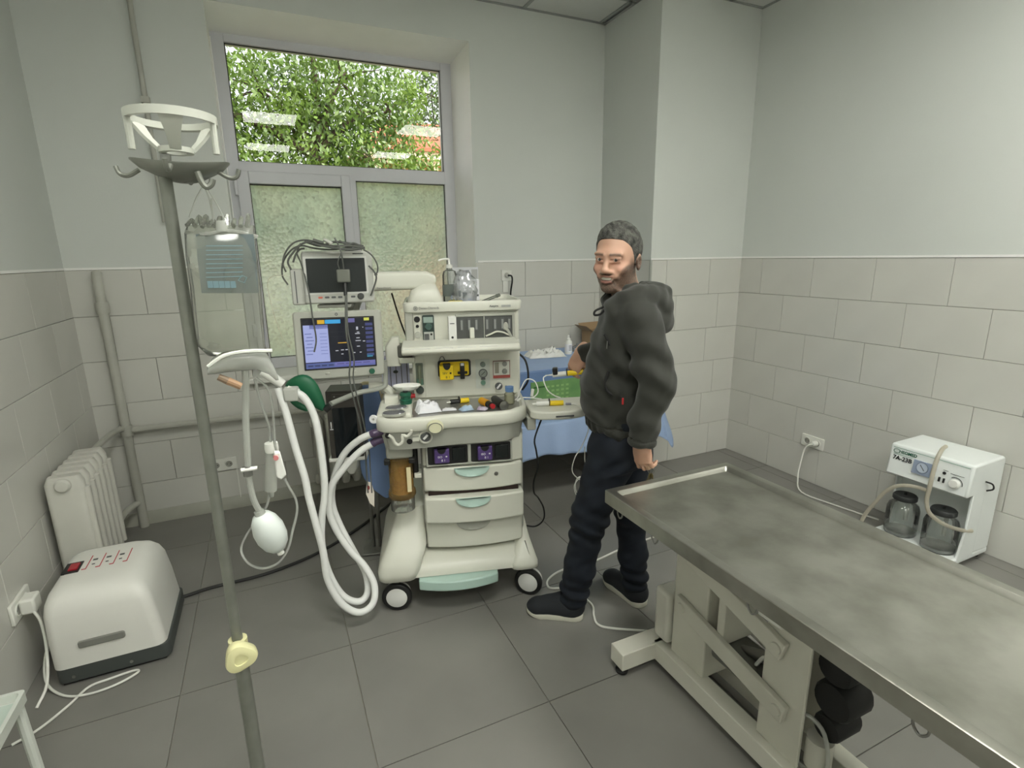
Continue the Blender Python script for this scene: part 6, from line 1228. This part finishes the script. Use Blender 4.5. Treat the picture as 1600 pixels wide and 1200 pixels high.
body.stack([(.80, .085, 0, .09, .15), (.92, .085, 0, .095, .15), (1.03, .075, 0, .11, .15), (1.2, .09, 0, .10, .165), (1.33, .10, 0, .075, .165), (1.40, .095, 0, .05, .10)], .04)
limb(body, [HIPL, KNL, ANL], [.075, .05, .038]); limb(body, [HIPR, KNR, ANR], [.075, .045, .038])
for an, toe in ((ANL, A_(-.24, -.043, .036)), (ANR, A_(.09, .205, .036))): body.cap(an+A_(0, 0, -.03), toe, .026, .018, .02)
limb(body, [SHL, ELL, WRL], [.05, .04, .028]); limb(body, [SHR, ELR, WRR], [.05, .04, .028])
LH = hand(body, WRL+A_(0, 0, -.012), A_(.12, .02, -.99), A_(.60, .80, .1), -1, ((.35, .75, .6), (.42, .85, .6), (.5, .95, .6), (.58, 1.0, .6)), ((.024, .015, .006), (.040, .042, .018), (.034, .068, .032), (.018, .085, .040)), .95)
RH = hand(body, WRR, A_(-.42, .0, -.90), A_(.45, .85, -.2), 1, ((.45, .75, .5), (.5, .8, .5), (.55, .8, .5), (.6, .85, .5)), ((.024, .015, .006), (.040, .045, .020), (.034, .075, .038), (.020, .098, .048)), .95)
SKIN, LIP, BRD, BRW = (np.array(lin(c)[:3]) for c in ((190, 150, 128), (162, 108, 98), (60, 53, 47), (74, 62, 54)))
def skin_col(V):
    q = (V-HC)@HR; c = np.tile(SKIN, (len(V), 1)); rs = np.random.default_rng(1); nz = rs.random(len(V))
    ish = np.linalg.norm(V-HC, axis=1) < .17
    def mixc(col, w): nonlocal c; w = (np.clip(w, 0, 1)*ish)[:, None]; c = c*(1-w)+col*w
    mixc(np.array(lin((206, 138, 120))[:3]), .22*np.exp(-((np.abs(q[:, 0])-.043)**2+(q[:, 2]+.028)**2)/.0006))
    # short beard over jaw, chin and upper lip, clear over the cheeks
    sst = lambda v, e0, e1: (lambda t: t*t*(3-2*t))(np.clip((v-e0)/(e1-e0), 0, 1))
    X, Y, Z = np.abs(q[:, 0]), q[:, 1], q[:, 2]
    jaw = sst(-Z+np.clip(X-.034, 0, 1)*1.5, .058, .078)*sst(Y, -.045, -.02)
    mous = np.exp(-((Z+.0545)/.0055)**2)*sst(-X, -.040, -.030)*sst(Y, .06, .07)
    side = sst(X, .052, .060)*sst(-Z, -.015, .02)*sst(Y, -.02, -.005)*sst(-Y, -.05, -.03)
    cheek = np.exp(-((X-.034)**2/.0003+(Z+.046)**2/.0003))
    w = np.clip(np.maximum(np.maximum(jaw, mous*.9), side*.7)-cheek*.8, 0, 1)*(.66+.28*nz)
    neckc = sst(-Z, .118, .14); mixc(BRD, w*(1-.8*neckc))
    lip = np.exp(-((Z+.0632)/.0035)**2)*(X < .026)*(Y > .085)*.7+np.exp(-((Z+.0830)/.0045)**2)*(X < .022)*(Y > .085)*.8
    mixc(LIP, lip)
    brow = np.exp(-((Z-(EZ+.0175)-.06*(.02-np.abs(X-.03)))/.0050)**2)*sst(X, .009, .014)*sst(-X, -.054, -.046)*sst(Y, .05, .06); mixc(BRW, brow*.85)
    lash = np.exp(-((Z-(EZ+.0015))/.0022)**2)*sst(X, .014, .018)*sst(-X, -.048, -.044)*(Y > .06); mixc(np.array(lin((70, 50, 44))[:3]), lash*.7)
    sock = np.exp(-((X-.031)**2/.0003+(Z-EZ)**2/.00012))*(Y > .06); mixc(np.array(lin((150, 104, 88))[:3]), sock*.4)
    return c
mskin = bpy.data.materials.new('skin'); mskin.use_nodes = True; nt = mskin.node_tree; b = nt.nodes['Principled BSDF']; vc = nt.nodes.new('ShaderNodeVertexColor'); vc.layer_name = 'Col'; nt.links.new(vc.outputs[0], b.inputs['Base Color']); b.inputs['Roughness'].default_value = .5; b.inputs['Subsurface Weight'].default_value = .08; b.inputs['Subsurface Scale'].default_value = .006
nzs = nt.nodes.new('ShaderNodeTexNoise'); nzs.inputs['Scale'].default_value = 300; bps = nt.nodes.new('ShaderNodeBump'); bps.inputs['Strength'].default_value = .08; bps.inputs['Distance'].default_value = .002; nt.links.new(nzs.outputs['Fac'], bps.inputs['Height']); nt.links.new(bps.outputs[0], b.inputs['Normal'])
bo = sdf_obj('body', body, (-.32, -.32, .0), (.32, .45, 1.68), .0032, mskin, man, color=skin_col)
# ---- hair: a close-cropped cap that follows the head
hair = Field(); head_field(hair, .0015, False)
def hline(q): return np.interp(q[:, 1], [-.12, -.07, -.03, -.012, .004, .018, .034, .058, .078, .12], [-.062, -.055, -.030, -.020, -.030, -.004, .036, .064, .072, .074])
def cut(P):                       # keep what lies above and behind the hairline
    q = (P-HC)@HR; return (hline(q)-q[:, 2])*.7
hair.add(cut, HC, .3, .003, 'i')
def hdisp(P):
    q = (P-HC)@HR; t = np.clip((q[:, 2]-hline(q))/.05, 0, 1); top = np.clip((q[:, 2]-.055)/.04, 0, 1)
    return .0065*t*t+.006*top*np.clip((q[:, 1]+.05)/.1, 0, 1)+t*.0012*np.sin(q[:, 0]*300+q[:, 1]*90+3*np.sin(q[:, 1]*60))*np.sin(q[:, 1]*240)
mh = mat('hair_greying', (46, 46, 43), .7, col2=(108, 108, 102), vscale=70, bump=.9, bscale=330, stretch=(1, .4, .6))
sdf_obj('hair', hair, HC-A_(.12, .13, .09), HC+A_(.12, .13, .15), .0028, mh, man, disp=hdisp)
# eyes and teeth
Vh = lambda *p: Vector(hp(*p))
for s in (-1, 1):
    e = MB(); e.ell((0, 0, 0), .0098, .0098, .0098, 14, 10); e.v = [tuple(Vh(s*.031, .0850, EZ)+Vector(HR@A_(*p))) for p in e.v]; eo = e.build('eye', mat('eye_white', (206, 200, 194), .25), man)
    i = MB(); i.ell((0, 0, 0), .0056, .0030, .0056, 12, 8); i.v = [tuple(Vh(s*.031+.003, .0935, EZ)+Vector(HR@A_(*p))) for p in i.v]; i.build('iris', mat('iris_dark', (52, 42, 36), .2), eo)
t = MB(); pts = [(.027*math.cos(PI*k/10), -.0720-.0045*math.sin(PI*k/10)) for k in range(11)]
t.add([tuple(hp(x, .0945-.26*x*x/.023, z)) for x, z in pts]+[tuple(hp(x, .0945-.26*x*x/.023, -.0665)) for x, z in pts], [(i, i+1, 12+i, 11+i) for i in range(10)]); t.build('teeth', mat('teeth', (206, 200, 188), .3), man, solid=.002)
# ---- jacket
jk = Field()
jk.stack([(.868, .080, -.0, .118, .165), (.885, .080, 0, .126, .172), (.93, .078, 0, .132, .178), (1.03, .072, 0, .140, .182), (1.14, .078, 0, .136, .182), (1.24, .092, 0, .128, .186), (1.31, .10, 0, .112, .19), (1.36, .10, 0, .09, .165), (1.395, .10, 0, .07, .11)], .02, ex=2.2)
limb(jk, [SHL+A_(0, .02, -.01), ELL, WRL+A_(-.004, 0, .005)], [.080, .064, .049], .010); limb(jk, [SHR, ELR, WRR+(ELR-WRR)*.12], [.082, .062, .044], .035)
jk.cap(WRL+A_(-.006, 0, .06), WRL+A_(.0, 0, .0), .050, .046, .012)
jk.cap(A_(.10, -.12, 1.335), A_(.10, .12, 1.335), .062, .062, .05)
jk.ell(A_(-.005, 0, 1.02), (.062, .13, .11), .06)          # belly
# hood lying on the back, stand-up collar round the neck
for a in range(9):
    t = -PI*.62+PI*1.24*a/8; c = A_(.105+.090*math.cos(t), .112*math.sin(t), 1.375+.022*math.cos(t)); jk.ell(c, (.052, .05, .036), .03)
jk.ell(A_(.205, -.01, 1.352), (.055, .10, .045), .03); jk.ell(A_(.215, -.03, 1.30), (.045, .08, .04), .03)
for a in range(12):
    t = 2*PI*a/12; c = A_(.080+.070*math.cos(t), .068*math.sin(t), 1.415+.012*math.cos(t)); jk.cap(c-A_(0, 0, .03), c, .02, .014, .016)
jk.cap(A_(.085, 0, 1.36), hp(0, -.03, -.045)+A_(0, 0, .03), .052, .050, .006, 's')
cu0, cu1 = WRL+A_(.0, 0, -.012), WRL+A_(.0, 0, -.05); jk.cap(cu0, cu1, .034, .034, .004, 's')
def jdisp(P):
    x, y, z = P[:, 0], P[:, 1], P[:, 2]
    d = .0042*np.sin(x*38+z*30+2*np.sin(y*16+z*9))+.0030*np.sin(z*70+x*25+1.5*np.sin(x*30))+.0016*np.sin(x*95-z*60+y*50)
    fe = np.exp(-(((P-ELL)**2).sum(1))/.012); d = d+fe*.0040*np.sin((P-ELL)@A_(.25, .1, .97)*72+np.sin(y*30)*.8)
    fw = np.exp(-((z-.885)**2)/.0006); d = d+fw*.003*np.sin(np.arctan2(y, x-.08)*26)
    fl = np.exp(-((z-.845)**2)/.002)*(y < -.14); d = d+fl*.004*np.sin(z*150)
    drag = np.exp(-(((P-A_(.03, -.15, 1.18))**2).sum(1))/.03); d = d+drag*.005*np.sin((x*.7+z*.7)*75)
    d = d-.004*(np.abs(z-.912+.01*np.sin(x*9)) < .004)                    # hem seam
    return d
mj = mat('jacket_dark_green', (41, 42, 36), .78, var=.12, vscale=9, bump=.12, bscale=420, sheen=.15)
jo = sdf_obj('jacket', jk, (-.30, -.34, .74), (.36, .46, 1.48), .0045, mj, man, disp=jdisp)
# ---- jeans
jn = Field()
limb(jn, [HIPL+A_(0, 0, -.06), KNL+A_(0, 0, .02), KNL+(ANL-KNL)*.6, ANL+A_(-.0, 0, .0)], [.098, .073, .062, .060], .03); limb(jn, [HIPR+A_(0, 0, -.06), KNR, KNR+(ANR-KNR)*.6, ANR+A_(0, 0, .01)], [.095, .066, .059, .056], .03)
jn.stack([(.74, .085, 0, .115, .165), (.82, .088, 0, .118, .172), (.90, .085, 0, .112, .168), (.93, .082, 0, .105, .165)], .04)
def ndisp(P):
    x, y, z = P[:, 0], P[:, 1], P[:, 2]
    d = .0022*np.sin(z*45+x*30+2*np.sin(y*20))+.0012*np.sin(z*110-x*60)
    d = d+.007*np.exp(-((z-.14)**2)/.004)*np.sin(z*115+x*20)+.005*np.exp(-((z-.47)**2)/.006)*np.sin(z*95+x*40+y*20)+.004*np.exp(-((z-.80)**2)/.004)*np.sin(z*60-x*60)
    return d
mn = mat('dark_denim', (19, 26, 37), .85, var=.35, vscale=14, bump=.1, bscale=500)
no = sdf_obj('jeans', jn, (-.22, -.24, .05), (.30, .24, .95), .0045, mn, man, disp=ndisp)
# ---- shoes: fabric upper and pale sole
mup = mat('shoe_fabric', (36, 39, 44), .8, var=.15, bump=.15, bscale=300); mso = mat('shoe_sole', (208, 206, 192), .55, var=.06)
def shoe(heel, toe):
    f = toe-heel; L = np.linalg.norm(f[:2]); f = A_(f[0], f[1], 0)/L; sd = A_(-f[1], f[0], 0); R = np.stack([f, sd, A_(0, 0, 1)], 1)
    o = lambda x, y, z: A_(heel[0], heel[1], 0)+R@A_(x, y, z)
    u = Field()
    u.ell(o(.055, 0, .062), (.056, .041, .052), .02, R=R); u.cap(o(.05, 0, .05), o(L-.058, .004, .038), .046, .040, .03); u.ell(o(L-.052, .004, .038), (.050, .044, .030), .02, R=R); u.cap(o(.09, 0, .075), o(.15, 0, .058), .036, .030, .03)
    u.add(lambda P: .020-P[:, 2], o(L/2, 0, .05), .3, .004, 'i')
    u.cap(o(.062, 0, .10), o(.062, 0, .16), .033, .038, .01, 's')
    lo = np.minimum(o(-.03, -.08, 0), o(L+.03, .08, 0))-.09; hi = np.maximum(o(-.03, -.08, 0), o(L+.03, .08, 0))+.09; lo[2] = 0; hi[2] = .15
    so = sdf_obj('shoe', u, lo, hi, .004, mup, man)
    prof = [(.0, .0), (.006, .024), (.03, .040), (.09, .041), (.16, .044), (L-.06, .049), (L-.025, .040), (L-.006, .022), (L, .0)]
    P = catmull([(a, b, 0) for a, b in prof], 4); ring = [(p.x, p.y) for p in P]+[(p.x, -p.y*.96) for p in P[-2:0:-1]]
    def rg(z, g): return [tuple(o(L/2+(x-L/2)*g, y*g, z+(.010*max(0, (x-L*.75)/(L*.25)) if z < .01 else .006*max(0, (x-L*.75)/(L*.25))))) for x, y in ring]
    MB().loft([rg(.001, .97), rg(.006, 1.0), rg(.026, 1.0), rg(.029, .97)]).build('sole', mso, so, angle=50)
    ep = [o(.066+.04*math.cos(a), .034*math.sin(a), .112-.010*math.cos(a)) for a in [2*PI*k/20 for k in range(20)]]
    MB().tube([Vector(p) for p in ep], .006, 8, closed=True).build('collar', mup, so)
    for k in range(3): MB().tube([Vector(o(.115+.022*k, -.022, .090-.008*k)), Vector(o(.117+.022*k, 0, .098-.009*k)), Vector(o(.115+.022*k, .022, .090-.008*k))], .0028, 6, k=3).build('lace', M_black, so)
shoe(A_(-.052, -.046, 0), A_(-.305, -.042, 0)); shoe(A_(.212, .058, 0), A_(.045, .262, 0))
# ---- jacket trimmings
def on_front(x, y, v): return Vector(man_pt(x, y, v))
MB().tube([on_front(947, 478, -.09), on_front(940, 481, -.10), on_front(930, 486, -.11), on_front(929, 492, -.11), on_front(938, 491, -.10), on_front(946, 484, -.09), on_front(945, 500, -.10), on_front(942, 515, -.12)], .0042, 8, k=5).build('drawstring', M_black, jo)
def shrink(o, target, off, m_=None):
    md = o.modifiers.new('wrap', 'SHRINKWRAP'); md.target = target; md.offset = off; md.wrap_method = 'NEAREST_SURFACEPOINT'; md.wrap_mode = 'OUTSIDE_SURFACE'; return o
# chest pocket zip, hand pocket opening with red tag
z = MB().tube([on_front(944, 522, -.178), on_front(948, 530, -.178), on_front(953, 539, -.178)], .0045, 8, k=3).build('pocket_zip', M_black, jo); z2 = MB().tube([on_front(949, 533, -.19), on_front(948, 545, -.19)], .002, 6).build('zip_pull', M_steel, jo)
MB().tube([on_front(951, 580, -.178), on_front(946, 596, -.181), on_front(948, 610, -.183), on_front(958, 617, -.187), on_front(972, 620, -.19)], .0055, 8, k=4).build('pocket_edge', M_black, jo)
MB().box(-.003, .003, -.003, .003, -.012, .012).build('red_tag', M_red, jo, loc=on_front(973, 627, -.192))
# ---- keys in his left hand
kf = Vector(LH(.0, .13, .045)); kw = MP+mvr*kf.x+mvn*kf.y+Vector((0, 0, kf.z))
ky = thing('key_ring', 'small metal key ring dangling from his lowered hand', 'keys', kw, MRZ)
MB().ring([(.011, -.001), (.013, -.001), (.013, .001), (.011, .001)], c=(0, 0, -.008), ax=(.4, 1, 0), n=22).build('ring', M_steel, ky)
for a in (-.35, .1, .4): k = MB(); k.M = Matrix.Translation((0, 0, -.018)) @ Matrix.Rotation(a, 4, 'Y') @ Matrix.Rotation(a*2, 4, 'Z'); k.prism([(-.006, 0), (.006, 0), (.007, -.012), (.003, -.016), (.003, -.034), (-.002, -.034), (-.003, -.016), (-.007, -.012)], -.001, .001, 'xz'); k.build('key', mat('brass_key', (150, 136, 96), .35, .8), ky)
# ---- syringe pinched in his right hand
sa, sb = man_pt(864, 586, HV-.005), man_pt(925, 580, HV-.005); sw = MP+mvr*sa[0]+mvn*sa[1]+Vector((0, 0, sa[2]-.011)); dd = sb-sa
hs_ = syringe('syringe', 'white and yellow syringe with black clip held in his right hand', sw, MRZ, L_=.125, r=.012, tilt=-math.atan2(dd[2], dd[0]))
MB().box(.002, .026, -.016, .016, .012, .046).build('clip', M_dark, hs_, bevel=.005); MB().cyl((-.018, 0, .012), (-.035, 0, .012), .0025, n=8).build('needle_hub', M_wht, hs_)
MB().tube([(-.03, 0, .012), (-.045, -.01, .0), (-.03, -.03, -.05), (.0, -.05, -.075), (.03, -.055, -.088)], .0028, 6, k=5).build('line', M_wht, hs_)
